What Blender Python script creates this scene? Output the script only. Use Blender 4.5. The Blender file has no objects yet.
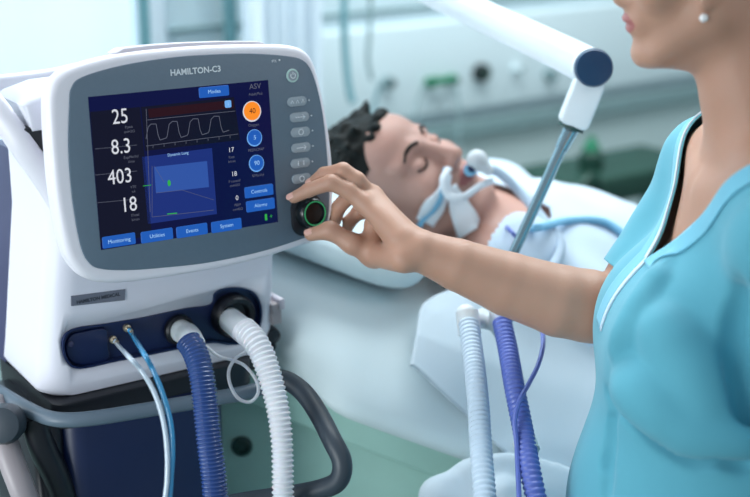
import bpy, bmesh, math, random
import numpy as np
from mathutils import Vector, Matrix
from mathutils.bvhtree import BVHTree
random.seed(4)
C = bpy.context.scene.collection
SC = bpy.context.scene

# ------------------------------------------------------------ camera
F = 1400.0
PITCH = math.radians(17.0)
CAM = Vector((0, 0, 1.75))
RX = Vector((1, 0, 0))
UP = Vector((0, math.sin(PITCH), math.cos(PITCH)))
FW = Vector((0, math.cos(PITCH), -math.sin(PITCH)))
cd = bpy.data.cameras.new('camera')
cam = bpy.data.objects.new('camera', cd)
C.objects.link(cam)
cam.location = CAM
cam.rotation_euler = (math.pi / 2 - PITCH, 0, 0)
cd.sensor_width = 36.0
cd.lens = 36.0 * F / 750.0
cd.clip_start = 0.05
cd.clip_end = 60
cd.dof.use_dof = True
cd.dof.focus_distance = 1.74
cd.dof.aperture_fstop = 2.3
SC.camera = cam

# ------------------------------------------------------------ world, lights, exposure
wd = bpy.data.worlds.new('world')
SC.world = wd
wd.use_nodes = True
bg = wd.node_tree.nodes['Background']
bg.inputs[0].default_value = (0.74, 0.87, 0.98, 1)
bg.inputs[1].default_value = 0.50


def area(name, loc, target, sx, sy, power, col):
    l = bpy.data.lights.new(name, 'AREA')
    l.shape = 'RECTANGLE'
    l.size = sx
    l.size_y = sy
    l.energy = power
    l.color = col
    o = bpy.data.objects.new(name, l)
    C.objects.link(o)
    o.location = loc
    o.rotation_euler = (Vector(target) - Vector(loc)).to_track_quat('-Z', 'Y').to_euler()
    return o


area('window_daylight', (-2.7, 1.3, 1.9), (0.2, 2.0, 1.1), 2.2, 1.8, 40, (0.93, 0.97, 1.0))
area('ceiling_light_panel', (0.1, 2.75, 2.8), (0.1, 2.6, 0), 1.7, 1.2, 60, (0.9, 0.97, 1.0))
area('ceiling_light_far', (1.4, 3.6, 2.8), (1.0, 4.0, 0.8), 1.6, 0.8, 11, (0.92, 0.97, 1.0))
area('ceiling_light_behind', (1.9, 1.2, 2.7), (0.4, 1.5, 1.2), 0.9, 0.9, 8, (1.0, 0.93, 0.88))
bed_fill = area('bed_fill_light', (-1.9, -0.3, 1.2), (0.0, 2.0, 0.85), 1.2, 1.0, 5, (0.9, 0.97, 1.0))  # added fill lamp brightening the bed's near side, standing for no seen window
bed_fill.data.spread = math.radians(55)
SC.view_settings.view_transform = 'Standard'
SC.view_settings.look = 'None'
SC.view_settings.gamma = 1.0
SC.view_settings.use_curve_mapping = False
SC.view_settings.exposure = 0.0

# ------------------------------------------------------------ materials
def srgb(r, g, b):
    f = lambda c: (c / 255 / 12.92) if c / 255 <= 0.04045 else ((c / 255 + 0.055) / 1.055) ** 2.4
    return (f(r), f(g), f(b), 1)


def mat(name, col, rough=0.5, metal=0.0, noise=0.0, nscale=40, bump=0.0, bscale=200, emit=None, es=1.0,
        spec=0.5, alpha=1.0, trans=0.0, sss=0.0, sheen=0.0, wave=0):
    m = bpy.data.materials.new(name)
    m.use_nodes = True
    nt = m.node_tree
    b = nt.nodes['Principled BSDF']
    b.inputs['Base Color'].default_value = col
    b.inputs['Roughness'].default_value = rough
    b.inputs['Metallic'].default_value = metal
    b.inputs['Specular IOR Level'].default_value = spec
    b.inputs['Alpha'].default_value = alpha
    b.inputs['Transmission Weight'].default_value = trans
    b.inputs['Sheen Weight'].default_value = sheen
    if sss:
        b.inputs['Subsurface Weight'].default_value = sss
        b.inputs['Subsurface Radius'].default_value = (1, 0.35, 0.2)
        b.inputs['Subsurface Scale'].default_value = 0.012
    if emit:
        b.inputs['Emission Color'].default_value = emit
        b.inputs['Emission Strength'].default_value = es
    tc = nt.nodes.new('ShaderNodeTexCoord')
    if noise:
        n = nt.nodes.new('ShaderNodeTexNoise')
        n.inputs['Scale'].default_value = nscale
        n.inputs['Detail'].default_value = 4
        nt.links.new(tc.outputs['Object'], n.inputs['Vector'])
        mx = nt.nodes.new('ShaderNodeMix')
        mx.data_type = 'RGBA'
        mx.inputs['A'].default_value = tuple(c * (1 - noise) for c in col[:3]) + (1,)
        mx.inputs['B'].default_value = tuple(min(1, c * (1 + noise)) for c in col[:3]) + (1,)
        nt.links.new(n.outputs['Fac'], mx.inputs['Factor'])
        nt.links.new(mx.outputs['Result'], b.inputs['Base Color'])
    if bump:
        n2 = nt.nodes.new('ShaderNodeTexWave' if wave else 'ShaderNodeTexNoise')
        n2.inputs['Scale'].default_value = bscale
        if wave:
            n2.bands_direction = 'Z'
        nt.links.new(tc.outputs['Object'], n2.inputs['Vector'])
        bp = nt.nodes.new('ShaderNodeBump')
        bp.inputs['Strength'].default_value = bump
        bp.inputs['Distance'].default_value = 0.002
        nt.links.new(n2.outputs['Fac'], bp.inputs['Height'])
        nt.links.new(bp.outputs['Normal'], b.inputs['Normal'])
    return m


M = {}
M['white'] = mat('white_plastic', srgb(232, 230, 238), 0.35, noise=0.02, nscale=6)
M['shell'] = mat('shell_plastic', srgb(226, 226, 236), 0.4, noise=0.02, nscale=6)
M['lilac'] = mat('grey_lilac_plastic', srgb(205, 200, 210), 0.45, noise=0.03)
M['facia'] = mat('grey_facia', srgb(98, 116, 132), 0.42, noise=0.05, nscale=120, bump=0.12, bscale=210, wave=1)
M['navy'] = mat('navy_plastic', srgb(18, 34, 76), 0.32, noise=0.06, nscale=12)
M['navyside'] = mat('navy_side', srgb(58, 60, 96), 0.4, noise=0.05)
M['navytrolley'] = mat('navy_trolley', srgb(16, 34, 74), 0.4, noise=0.08, nscale=5)
M['darkblack'] = mat('black_plastic', srgb(22, 24, 32), 0.35, noise=0.05)
M['rail'] = mat('slate_rail', srgb(96, 112, 126), 0.4, noise=0.05)
M['tube_rail'] = mat('dark_slate_rubber', srgb(52, 62, 72), 0.45, noise=0.05)
M['legp'] = mat('grey_beige_metal', srgb(160, 152, 156), 0.4, noise=0.04)
M['blackscreen'] = mat('screen_black', (0.004, 0.004, 0.012, 1), 0.12, emit=srgb(10, 12, 30), es=1.0, noise=0.02, spec=0.12)
M['s_navy'] = mat('screen_navy', srgb(1, 2, 12), 0.15, emit=srgb(10, 16, 66), es=0.9, noise=0.02, spec=0.12)
M['s_panel'] = mat('screen_chart_blue', srgb(5, 10, 27), 0.2, emit=srgb(34, 56, 140), es=0.7, noise=0.02, spec=0.12)
M['s_loop'] = mat('screen_loop_blue', srgb(7, 17, 37), 0.2, emit=srgb(54, 92, 178), es=0.8, noise=0.02, spec=0.12)
M['s_btn'] = mat('screen_button_blue', srgb(6, 22, 47), 0.2, emit=srgb(32, 92, 184), es=0.95, noise=0.02, spec=0.12)
M['s_lite'] = mat('screen_light_blue', srgb(20, 37, 55), 0.2, emit=srgb(110, 170, 235), es=1.0, noise=0.02, spec=0.12)
M['s_orange'] = mat('screen_orange', srgb(57, 30, 7), 0.2, emit=srgb(250, 140, 40), es=1.0, noise=0.02, spec=0.12)
M['s_white'] = mat('screen_white', srgb(55, 56, 58), 0.2, emit=srgb(215, 218, 228), es=0.95, noise=0.02, spec=0.12)
M['s_dim'] = mat('screen_dim', srgb(30, 30, 33), 0.2, emit=srgb(96, 100, 118), es=0.9, noise=0.02, spec=0.12)
M['s_txt'] = mat('screen_text_pale', srgb(40, 50, 60), 0.2, emit=srgb(160, 205, 245), es=1.0, noise=0.02, spec=0.12)
M['s_red'] = mat('screen_dark_red', srgb(20, 5, 6), 0.2, emit=srgb(40, 14, 26), es=0.9, noise=0.02, spec=0.12)
M['s_green'] = mat('screen_green', srgb(10, 37, 15), 0.2, emit=srgb(50, 170, 70), es=1.0, noise=0.02, spec=0.12)
M['key'] = mat('silver_key', srgb(150, 162, 172), 0.4, noise=0.12, nscale=200)
M['keyring'] = mat('pale_key_ring', srgb(185, 215, 210), 0.4, noise=0.05)
M['print'] = mat('white_print', srgb(225, 232, 238), 0.5, noise=0.02)
M['darkprint'] = mat('dark_print', srgb(50, 54, 66), 0.5, noise=0.02)
M['plate'] = mat('grey_plate', srgb(112, 116, 130), 0.4, noise=0.08, nscale=80)
M['knob'] = mat('dark_knob', srgb(20, 26, 30), 0.25, noise=0.05)
M['green_ring'] = mat('green_ring', srgb(40, 120, 80), 0.3, emit=srgb(40, 150, 90), es=0.5, noise=0.05)
M['brass'] = mat('pale_brass', srgb(205, 190, 165), 0.3, metal=0.8, noise=0.05)
M['cuff'] = mat('white_silicone_cuff', srgb(215, 222, 226), 0.45, noise=0.03, sss=0.1)
M['whitehose'] = mat('white_corrugated_plastic', srgb(222, 224, 230), 0.4, noise=0.03, sss=0.1)
M['bluehose'] = mat('blue_corrugated_plastic', srgb(46, 74, 134), 0.2, noise=0.08, spec=0.9)
M['cleartube'] = mat('clear_tube', srgb(190, 205, 220), 0.15, noise=0.03, spec=0.8)
M['cyantube'] = mat('cyan_tube', srgb(50, 140, 190), 0.2, noise=0.05, spec=0.8)
M['skin'] = mat('nurse_skin', srgb(190, 146, 124), 0.5, noise=0.06, nscale=25, bump=0.08, bscale=300, sss=0.15)
M['nail'] = mat('nail', srgb(228, 180, 165), 0.25, noise=0.02)
M['pskin'] = mat('patient_skin', srgb(192, 148, 134), 0.5, noise=0.10, nscale=14, sss=0.15)
M['lip'] = mat('lip_skin', srgb(176, 108, 104), 0.45, noise=0.05)
M['scrub'] = mat('teal_scrub_cotton', srgb(88, 168, 188), 0.8, noise=0.05, nscale=9, bump=0.15, bscale=900, sheen=0.2)
M['scrubband'] = mat('teal_scrub_band', srgb(112, 188, 212), 0.8, noise=0.03, sheen=0.2)
M['lining'] = mat('pale_lining', srgb(205, 225, 240), 0.8, noise=0.02)
M['hair1'] = mat('brown_hair', srgb(110, 90, 76), 0.5, noise=0.3, nscale=60, bump=0.6, bscale=150)
M['hair2'] = mat('dark_hair', srgb(22, 26, 25), 0.65, noise=0.4, nscale=50, bump=0.8, bscale=90, spec=0.2)
M['pearl'] = mat('pearl', srgb(245, 245, 245), 0.15, noise=0.01, emit=None, spec=0.9)
M['linen'] = mat('pale_linen', srgb(226, 242, 246), 0.85, noise=0.02, nscale=5, bump=0.1, bscale=500, sheen=0.2)
M['linen2'] = mat('white_blanket_cotton', srgb(204, 220, 230), 0.85, noise=0.03, nscale=8, bump=0.1, bscale=400, sheen=0.2)
M['pillow'] = mat('pillow_cotton', srgb(206, 226, 232), 0.85, noise=0.02, sheen=0.2)
M['gown'] = mat('gown_cotton', srgb(196, 214, 230), 0.85, noise=0.05, nscale=12, sheen=0.2)
M['bluetrim'] = mat('light_blue_cloth', srgb(130, 190, 222), 0.8, noise=0.05)
M['gauze'] = mat('white_gauze', srgb(232, 240, 246), 0.9, noise=0.02)
M['bedgreen'] = mat('grey_green_panel', srgb(168, 208, 198), 0.45, noise=0.04)
M['beddark'] = mat('dark_green_metal', srgb(36, 70, 66), 0.5, noise=0.1)
M['armwhite'] = mat('arm_white', srgb(225, 236, 242), 0.35, noise=0.02)
M['armnavy'] = mat('arm_blue_cap', srgb(14, 58, 92), 0.3, noise=0.03)
M['steel'] = mat('steel_rod', srgb(150, 175, 185), 0.2, metal=0.9, noise=0.03)
M['softblue'] = mat('blue_violet_hose', srgb(92, 110, 188), 0.35, noise=0.12, nscale=60)
M['wall'] = mat('wall_paint', srgb(202, 220, 226), 0.7, noise=0.03, nscale=2)
M['walllow'] = mat('wall_paint_lower', srgb(192, 210, 210), 0.7, noise=0.05, nscale=2)
M['wallrail'] = mat('wall_rail_grey', srgb(128, 154, 156), 0.6, noise=0.04)
M['panelpale'] = mat('medical_panel', srgb(206, 222, 226), 0.5, noise=0.02)
M['teal'] = mat('teal_metal', srgb(92, 140, 148), 0.4, noise=0.04)
M['emerald'] = mat('green_outlet', srgb(20, 120, 84), 0.5, noise=0.06)
M['outblack'] = mat('black_outlet', srgb(16, 30, 32), 0.5, noise=0.06)
M['greyout'] = mat('grey_outlet', srgb(110, 135, 138), 0.5, noise=0.06)
M['curtain'] = mat('pale_curtain', srgb(216, 228, 236), 0.8, noise=0.03)
M['glass'] = mat('daylight_glass', srgb(200, 220, 230), 0.2, emit=srgb(200, 226, 242), es=0.6, noise=0.02)
M['darkgreen'] = mat('dark_green_plastic', srgb(20, 62, 50), 0.5, noise=0.2, nscale=20)
M['floor'] = mat('floor_vinyl', srgb(120, 150, 146), 0.4, noise=0.05, nscale=3)
M['ceil'] = mat('ceiling_paint', srgb(225, 232, 235), 0.8, noise=0.02)
M['shoe'] = mat('white_clog', srgb(225, 225, 225), 0.5, noise=0.03)

# ------------------------------------------------------------ helpers
ORI = {}


def tag(o, label=None, cat=None, group=None, kind=None):
    if label: o['label'] = label
    if cat: o['category'] = cat
    if group: o['group'] = group
    if kind: o['kind'] = kind
    return o


def thing(name, loc, label, cat, group=None):
    o = bpy.data.objects.new(name, None)
    C.objects.link(o)
    o.empty_display_size = 0.05
    o.location = loc
    ORI[o] = Vector(loc)
    return tag(o, label, cat, group)


class MB:
    def __init__(s):
        s.v, s.f, s.m = [], [], []

    def add(s, verts, faces, mi=0):
        b = len(s.v)
        s.v += [tuple(p) for p in verts]
        s.f += [[i + b for i in f] for f in faces]
        s.m += [mi] * len(faces)
        return s

    def build(s, name, mats, parent=None, smooth=True, angle=40):
        if not isinstance(mats, (list, tuple)): mats = [mats]
        vs = np.array(s.v, dtype=float)
        if parent is not None:
            org = ORI[parent]
        else:
            lo, hi = vs.min(0), vs.max(0)
            org = Vector(((lo[0] + hi[0]) / 2, (lo[1] + hi[1]) / 2, lo[2]))
        me = bpy.data.meshes.new(name)
        me.from_pydata([tuple(p) for p in (vs - np.array(org))], [], s.f)
        for m in mats: me.materials.append(M[m] if isinstance(m, str) else m)
        if len(mats) > 1: me.polygons.foreach_set('material_index', s.m)
        bm = bmesh.new()
        bm.from_mesh(me)
        bmesh.ops.recalc_face_normals(bm, faces=bm.faces)
        bm.to_mesh(me)
        bm.free()
        if smooth:
            me.shade_smooth()
            me.set_sharp_from_angle(angle=math.radians(angle))
        o = bpy.data.objects.new(name, me)
        C.objects.link(o)
        if parent is not None:
            o.parent = parent
        else:
            o.location = org
        ORI[o] = Vector(org)
        return o


def at(px, py, d):
    return CAM + RX * ((px - 375) / F * d) + UP * ((248.5 - py) / F * d) + FW * d


def ray(px, py):
    return RX * ((px - 375) / F) + UP * ((248.5 - py) / F) + FW


class Frame:
    """local frame: u right, v up, w out of the surface"""
    def __init__(s, o, u, v, w):
        s.o, s.u, s.v, s.w = Vector(o), Vector(u).normalized(), Vector(v).normalized(), Vector(w).normalized()

    def P(s, u, v, w=0):
        return s.o + s.u * u + s.v * v + s.w * w

    def hit(s, px, py, w=0):
        r = ray(px, py)
        t = (s.o + s.w * w - CAM).dot(s.w) / r.dot(s.w)
        p = CAM + r * t - s.o
        return (p.dot(s.u), p.dot(s.v))

    def at(s, px, py, w=0):
        u, v = s.hit(px, py, w)
        return s.P(u, v, w)


def cr(pts, n=8, closed=False):
    """Catmull-Rom through points"""
    P = [np.array(p, dtype=float) for p in pts]
    N = len(P)
    out = []
    rng = range(N) if closed else range(N - 1)
    for i in rng:
        p1, p2 = P[i], P[(i + 1) % N]
        p0 = P[(i - 1) % N] if closed or i > 0 else 2 * p1 - p2
        p3 = P[(i + 2) % N] if closed or i + 2 < N else 2 * p2 - p1
        for k in range(n):
            t = k / n
            out.append(0.5 * ((2 * p1) + (-p0 + p2) * t + (2 * p0 - 5 * p1 + 4 * p2 - p3) * t * t + (-p0 + 3 * p1 - 3 * p2 + p3) * t ** 3))
    if not closed: out.append(P[-1])
    return out


def resample(pts, step):
    P = np.array([list(p) for p in pts])
    d = np.r_[0, np.cumsum(np.linalg.norm(np.diff(P, axis=0), axis=1))]
    n = max(2, int(d[-1] / step) + 1)
    s = np.linspace(0, d[-1], n)
    return np.c_[[np.interp(s, d, P[:, k]) for k in range(P.shape[1])]].T, s


def sweep(mb, pts, rad, n=12, closed=False, mi=0, flat=1.0, caps=True, up=None):
    P = [Vector(p) for p in pts]
    N = len(P)
    if not hasattr(rad, '__len__'): rad = [rad] * N
    T = []
    for i in range(N):
        a = P[(i - 1) % N] if closed or i > 0 else P[i]
        b = P[(i + 1) % N] if closed or i < N - 1 else P[i]
        T.append((b - a).normalized())
    ref = Vector(up) if up else (Vector((0, 0, 1)) if abs(T[0].z) < 0.9 else Vector((1, 0, 0)))
    nrm = (ref - T[0] * ref.dot(T[0])).normalized()
    vs = []
    for i in range(N):
        nrm = (nrm - T[i] * nrm.dot(T[i])).normalized()
        bn = T[i].cross(nrm)
        for k in range(n):
            a = 2 * math.pi * k / n
            vs.append(P[i] + (nrm * math.cos(a) * flat + bn * math.sin(a)) * rad[i])
    fs = []
    for i in range(N if closed else N - 1):
        j = (i + 1) % N
        for k in range(n):
            fs.append([i * n + k, i * n + (k + 1) % n, j * n + (k + 1) % n, j * n + k])
    if not closed and caps:
        fs.append(list(range(n)))
        fs.append([(N - 1) * n + k for k in range(n)])
    mb.add(vs, fs, mi)
    return mb


def offset_poly(P, d):
    """inward offset of a ccw/cw polygon by d"""
    P = np.array(P, dtype=float)
    nx = np.roll(P, -1, 0)
    ar = np.sum(P[:, 0] * nx[:, 1] - nx[:, 0] * P[:, 1])
    t = np.roll(P, -1, 0) - np.roll(P, 1, 0)
    t /= np.linalg.norm(t, axis=1)[:, None] + 1e-12
    n = np.c_[-t[:, 1], t[:, 0]] * (1 if ar > 0 else -1)
    return P + n * d


def prism(mb, fr, poly, w0, w1, bev=0.0, seg=3, mi=0, back=False):
    """poly in (u,v) of frame; front at w1 with rounded edge"""
    poly = np.array(poly, dtype=float)
    n = len(poly)
    rings = []
    if back and bev:
        for k in range(seg):
            a = math.pi / 2 * (1 - k / seg)
            rings.append((offset_poly(poly, bev * (1 - math.cos(a))), w0 + bev * (1 - math.sin(a))))
        rings.append((poly, w0 + bev))
    else:
        rings.append((poly, w0))
    if bev:
        for k in range(seg + 1):
            a = math.pi / 2 * k / seg
            rings.append((offset_poly(poly, bev * (1 - math.cos(a))), w1 - bev * (1 - math.sin(a))))
    else:
        rings.append((poly, w1))
    vs, fs = [], []
    for P, w in rings:
        vs += [fr.P(p[0], p[1], w) for p in P]
    for r in range(len(rings) - 1):
        for k in range(n):
            fs.append([r * n + k, r * n + (k + 1) % n, (r + 1) * n + (k + 1) % n, (r + 1) * n + k])
    fs.append(list(range(n)))
    fs.append([(len(rings) - 1) * n + k for k in range(n)])
    mb.add(vs, fs, mi)
    return mb


def rrect(u0, v0, u1, v1, r, seg=5):
    r = min(r, abs(u1 - u0) / 2 - 1e-5, abs(v1 - v0) / 2 - 1e-5)
    out = []
    for cx, cy, a0 in ((u1 - r, v1 - r, 0), (u0 + r, v1 - r, 90), (u0 + r, v0 + r, 180), (u1 - r, v0 + r, 270)):
        for k in range(seg + 1):
            a = math.radians(a0 + 90 * k / seg)
            out.append((cx + r * math.cos(a), cy + r * math.sin(a)))
    return out


def circ(cu, cv, r, n=32, ry=None):
    ry = ry or r
    return [(cu + r * math.cos(2 * math.pi * k / n), cv + ry * math.sin(2 * math.pi * k / n)) for k in range(n)]


def lathe(mb, fr, cu, cv, prof, n=32, mi=0):
    """prof: list of (radius, w)"""
    vs, fs = [], []
    for r, w in prof:
        for k in range(n):
            a = 2 * math.pi * k / n
            vs.append(fr.P(cu + r * math.cos(a), cv + r * math.sin(a), w))
    for i in range(len(prof) - 1):
        for k in range(n):
            fs.append([i * n + k, i * n + (k + 1) % n, (i + 1) * n + (k + 1) % n, (i + 1) * n + k])
    fs.append(list(range(n)))
    fs.append([(len(prof) - 1) * n + k for k in range(n)])
    mb.add(vs, fs, mi)
    return mb


def box(mb, lo, hi, mi=0, bev=0.0):
    fr = Frame((0, 0, 0), (1, 0, 0), (0, 1, 0), (0, 0, 1))
    if bev:
        return prism(mb, fr, rrect(lo[0], lo[1], hi[0], hi[1], bev), lo[2], hi[2], bev * 0.7, 2, mi, back=True)
    return prism(mb, fr, [(lo[0], lo[1]), (hi[0], lo[1]), (hi[0], hi[1]), (lo[0], hi[1])], lo[2], hi[2], 0, 1, mi)


def text(mb, fr, s, size, u, v, w, mi=0, align='CENTER', bold=0.0, sx=1.0):
    cu = bpy.data.curves.new('t', 'FONT')
    cu.body = s
    cu.size = size
    cu.align_x = align
    cu.align_y = 'CENTER'
    cu.offset = bold
    cu.resolution_u = 3
    o = bpy.data.objects.new('t', cu)
    C.objects.link(o)
    dg = bpy.context.evaluated_depsgraph_get()
    me = bpy.data.meshes.new_from_object(o.evaluated_get(dg))
    vs = [fr.P(u + p.co.x * sx, v + p.co.y, w) for p in me.vertices]
    fs = [list(p.vertices) for p in me.polygons]
    mb.add(vs, fs, mi)
    bpy.data.objects.remove(o)
    bpy.data.meshes.remove(me)
    bpy.data.curves.remove(cu)
    return mb


def noise3(P, s, seed=0):
    """cheap smooth pseudo noise for vertex arrays"""
    r = np.random.default_rng(seed)
    out = np.zeros(P.shape[:-1])
    for k in range(6):
        d = r.normal(0, 1, 3)
        d *= s * (0.6 + 0.8 * r.random()) / np.linalg.norm(d)
        out += np.sin(P @ d + r.random() * 6.28)
    return out / 3.5


# ---- signed distance body builder
class Field:
    def __init__(s, lo, hi, h):
        s.lo = np.array(lo, dtype=np.float32)
        s.h = h
        s.n = [int((b - a) / h) + 1 for a, b in zip(lo, hi)]
        s.d = np.full(s.n, 1.0, dtype=np.float32)

    def _sub(s, lo, hi):
        a = np.maximum(((np.array(lo) - s.lo) / s.h).astype(int), 0)
        b = np.minimum(((np.array(hi) - s.lo) / s.h).astype(int) + 2, s.n)
        if np.any(b <= a): return None, None
        sl = tuple(slice(int(i), int(j)) for i, j in zip(a, b))
        g = np.meshgrid(*[(np.arange(i, j) * s.h + s.lo[k]).astype(np.float32) for k, (i, j) in enumerate(zip(a, b))], indexing='ij')
        return sl, np.stack(g, -1)

    def _mix(s, sl, d, k, sub=False):
        a = s.d[sl]
        if sub:
            hh = np.maximum(k - np.abs(a + d), 0) / k
            s.d[sl] = np.maximum(a, -d) + hh * hh * k * 0.25
        else:
            hh = np.maximum(k - np.abs(a - d), 0) / k
            s.d[sl] = np.minimum(a, d) - hh * hh * k * 0.25

    def cap(s, a, b, ra, rb=None, k=0.01, sub=False):
        rb = ra if rb is None else rb
        a, b = np.array(a, dtype=np.float32), np.array(b, dtype=np.float32)
        m = max(ra, rb) + 2 * k + 3 * s.h
        sl, P = s._sub(np.minimum(a, b) - m, np.maximum(a, b) + m)
        if sl is None: return s
        ab = b - a
        t = np.clip(((P - a) @ ab) / (ab @ ab + 1e-12), 0, 1)
        d = np.linalg.norm(P - a - t[..., None] * ab, axis=-1) - (ra + (rb - ra) * t)
        s._mix(sl, d, k, sub)
        return s

    def chain(s, pts, rs, k=0.01):
        for i in range(len(pts) - 1): s.cap(pts[i], pts[i + 1], rs[i], rs[i + 1], k)
        return s

    def ell(s, c, r, R=None, k=0.01, sub=False):
        """ellipsoid; R rows = axes"""
        c = np.array(c, dtype=np.float32)
        R = np.eye(3) if R is None else np.array(R, dtype=float)
        m = max(r) + 2 * k + 3 * s.h
        sl, P = s._sub(c - m, c + m)
        if sl is None: return s
        q = ((P - c) @ R.T.astype(np.float32)) / np.array(r, dtype=np.float32)
        k0 = np.linalg.norm(q, axis=-1)
        k1 = np.linalg.norm(q / np.array(r, dtype=np.float32), axis=-1)
        d = np.where(k1 > 1e-6, k0 * (k0 - 1) / np.maximum(k1, 1e-6), -min(r))
        s._mix(sl, d.astype(np.float32), k, sub)
        return s

    def mesh(s):
        D = s.d
        ins = D < 0
        n = D.shape
        c = np.zeros([i - 1 for i in n], dtype=np.uint8)
        for dx in (0, 1):
            for dy in (0, 1):
                for dz in (0, 1):
                    c += ins[dx:n[0] - 1 + dx, dy:n[1] - 1 + dy, dz:n[2] - 1 + dz]
        idx = np.argwhere((c > 0) & (c < 8))
        vid = np.full(c.shape, -1, dtype=np.int64)
        vid[tuple(idx.T)] = np.arange(len(idx))
        acc = np.zeros((len(idx), 3))
        cnt = np.zeros(len(idx))
        cor = [(x, y, z) for x in (0, 1) for y in (0, 1) for z in (0, 1)]
        for i, a in enumerate(cor):
            for b in cor[i + 1:]:
                if sum(abs(p - q) for p, q in zip(a, b)) != 1: continue
                va = D[tuple((idx + a).T)].astype(float)
                vb = D[tuple((idx + b).T)].astype(float)
                mk = (va < 0) != (vb < 0)
                t = np.where(mk, va / (va - vb + 1e-20), 0)
                p = np.array(a) + t[:, None] * (np.array(b) - np.array(a))
                acc += p * mk[:, None]
                cnt += mk
        V = (idx + acc / cnt[:, None]) * s.h + s.lo
        Fc = []
        for ax in range(3):
            sl0 = [slice(None)] * 3
            sl1 = [slice(None)] * 3
            sl0[ax] = slice(0, -1)
            sl1[ax] = slice(1, None)
            e = np.argwhere(ins[tuple(sl0)] != ins[tuple(sl1)])
            o1, o2 = [k for k in range(3) if k != ax]
            ok = (e[:, o1] > 0) & (e[:, o2] > 0) & (e[:, o1] < n[o1] - 1) & (e[:, o2] < n[o2] - 1)
            e = e[ok]
            q = []
            for (i, j) in ((0, 0), (1, 0), (1, 1), (0, 1)):
                f = e.copy()
                f[:, o1] -= i
                f[:, o2] -= j
                q.append(vid[tuple(f.T)])
            q = np.stack(q, 1)
            flip = ins[tuple(e.T)] ^ (ax == 1)
            q[~flip] = q[~flip][:, ::-1]
            Fc.append(q)
        Fc = np.concatenate(Fc)
        Fc = Fc[(Fc >= 0).all(1)]
        return V, Fc

    def smooth(s, it=1):
        for _ in range(it):
            for ax in range(3):
                a = np.roll(s.d, 1, ax)
                b = np.roll(s.d, -1, ax)
                s.d = (s.d * 2 + np.clip(a, -9, 9) + b) / 4
        return s


def body_mesh(name, V, Fc, mats, parent, mi=None):
    org = np.array(ORI[parent]) if parent is not None else np.zeros(3)
    me = bpy.data.meshes.new(name)
    V = V - org
    me.vertices.add(len(V))
    me.vertices.foreach_set('co', V.ravel().astype(np.float32))
    me.loops.add(Fc.size)
    me.loops.foreach_set('vertex_index', Fc.ravel().astype(np.int32))
    me.polygons.add(len(Fc))
    me.polygons.foreach_set('loop_start', np.arange(0, Fc.size, 4, dtype=np.int32))
    for m in (mats if isinstance(mats, list) else [mats]): me.materials.append(M[m])
    if mi is not None: me.polygons.foreach_set('material_index', mi.astype(np.int32))
    me.update(calc_edges=True)
    me.validate()
    me.shade_smooth()
    o = bpy.data.objects.new(name, me)
    C.objects.link(o)
    if parent is not None: o.parent = parent
    ORI[o] = Vector(org)
    return o

# ------------------------------------------------------------ the room
WD = Vector((math.cos(math.radians(36)), math.sin(math.radians(36)), 0))     # along the back wall, to the right
WN = Vector((WD.y, -WD.x, 0))                                               # wall normal, into the room
WP = at(560, 110, 4.1)
WF = Frame((WP.x, WP.y, 0), WD, (0, 0, 1), WN)


def wallbox(name, u0, v0, u1, v1, w0, w1, m, bev=0.0, parent=None):
    mb = MB()
    prism(mb, WF, [(u0, v0), (u1, v0), (u1, v1), (u0, v1)], w0, w1, bev, 2)
    return mb.build(name, m, parent, smooth=False)


wz = WP.z
o = wallbox('wall_back', -1.3, wz, 3.2, 2.9, -0.1, 0, 'wall'); tag(o, kind='structure')
o = wallbox('wall_back_lower', -3.2, 0, 3.2, wz, -0.1, 0, 'walllow'); tag(o, kind='structure')
o = wallbox('wall_back_top', -3.2, 2.7, -1.3, 2.9, -0.1, 0, 'wall'); tag(o, kind='structure')
o = wallbox('window_1', -3.2, wz, -1.3, 2.7, -0.06, -0.04, 'glass'); tag(o, kind='structure')
o = wallbox('trim_1', -1.34, wz, -1.28, 2.7, -0.05, 0.02, 'curtain', 0.01); tag(o, kind='structure')
# dado rail under the medical panel
o = wallbox('trim_2', -3.2, wz - 0.03, 3.2, wz + 0.02, 0, 0.03, 'wallrail', 0.008); tag(o, kind='structure')
o = wallbox('trim_3', -1.3, wz + 0.335, 3.2, wz + 0.345, 0, 0.012, 'wallrail', 0.003); tag(o, kind='structure')
mb = MB(); box(mb, (-4, -3, -0.05), (5, 8, 0)); tag(mb.build('floor', 'floor', smooth=False), kind='structure')
mb = MB(); box(mb, (-3.2, 1.6, 2.9), (4, 6.5, 2.95)); tag(mb.build('ceiling', 'ceil', smooth=False), kind='structure')

# medical supply panel with outlets, on the wall
t = thing('medical_gas_panel', WF.P(0, wz + 0.06, 0), 'pale long medical supply panel on the wall above the patient with coloured outlets', 'panel')
mb = MB(); prism(mb, WF, rrect(-1.1, wz + 0.05, 1.4, wz + 0.30, 0.02), 0, 0.035, 0.008); mb.build('panel_body', 'panelpale', t)


def outlet(px, py, rpx, m, ring, name='outlet', lab=None):
    u, v = WF.hit(px, py, 0.035)
    d = (WF.P(u, v, 0) - CAM).dot(FW)
    r = rpx * d / F
    mb = MB()
    lathe(mb, WF, u, v, [(r, 0.03), (r, 0.055), (r * 0.85, 0.062), (r * 0.45, 0.062), (r * 0.4, 0.05)], 20)
    o = mb.build(name, m, t)
    if lab: o['label'] = lab
    mb = MB()
    lathe(mb, WF, u, v, [(r * 0.35, 0.05), (r * 0.35, 0.07), (r * 0.25, 0.075)], 14)
    mb.build('outlet_core', ring, o)
    return o


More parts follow.
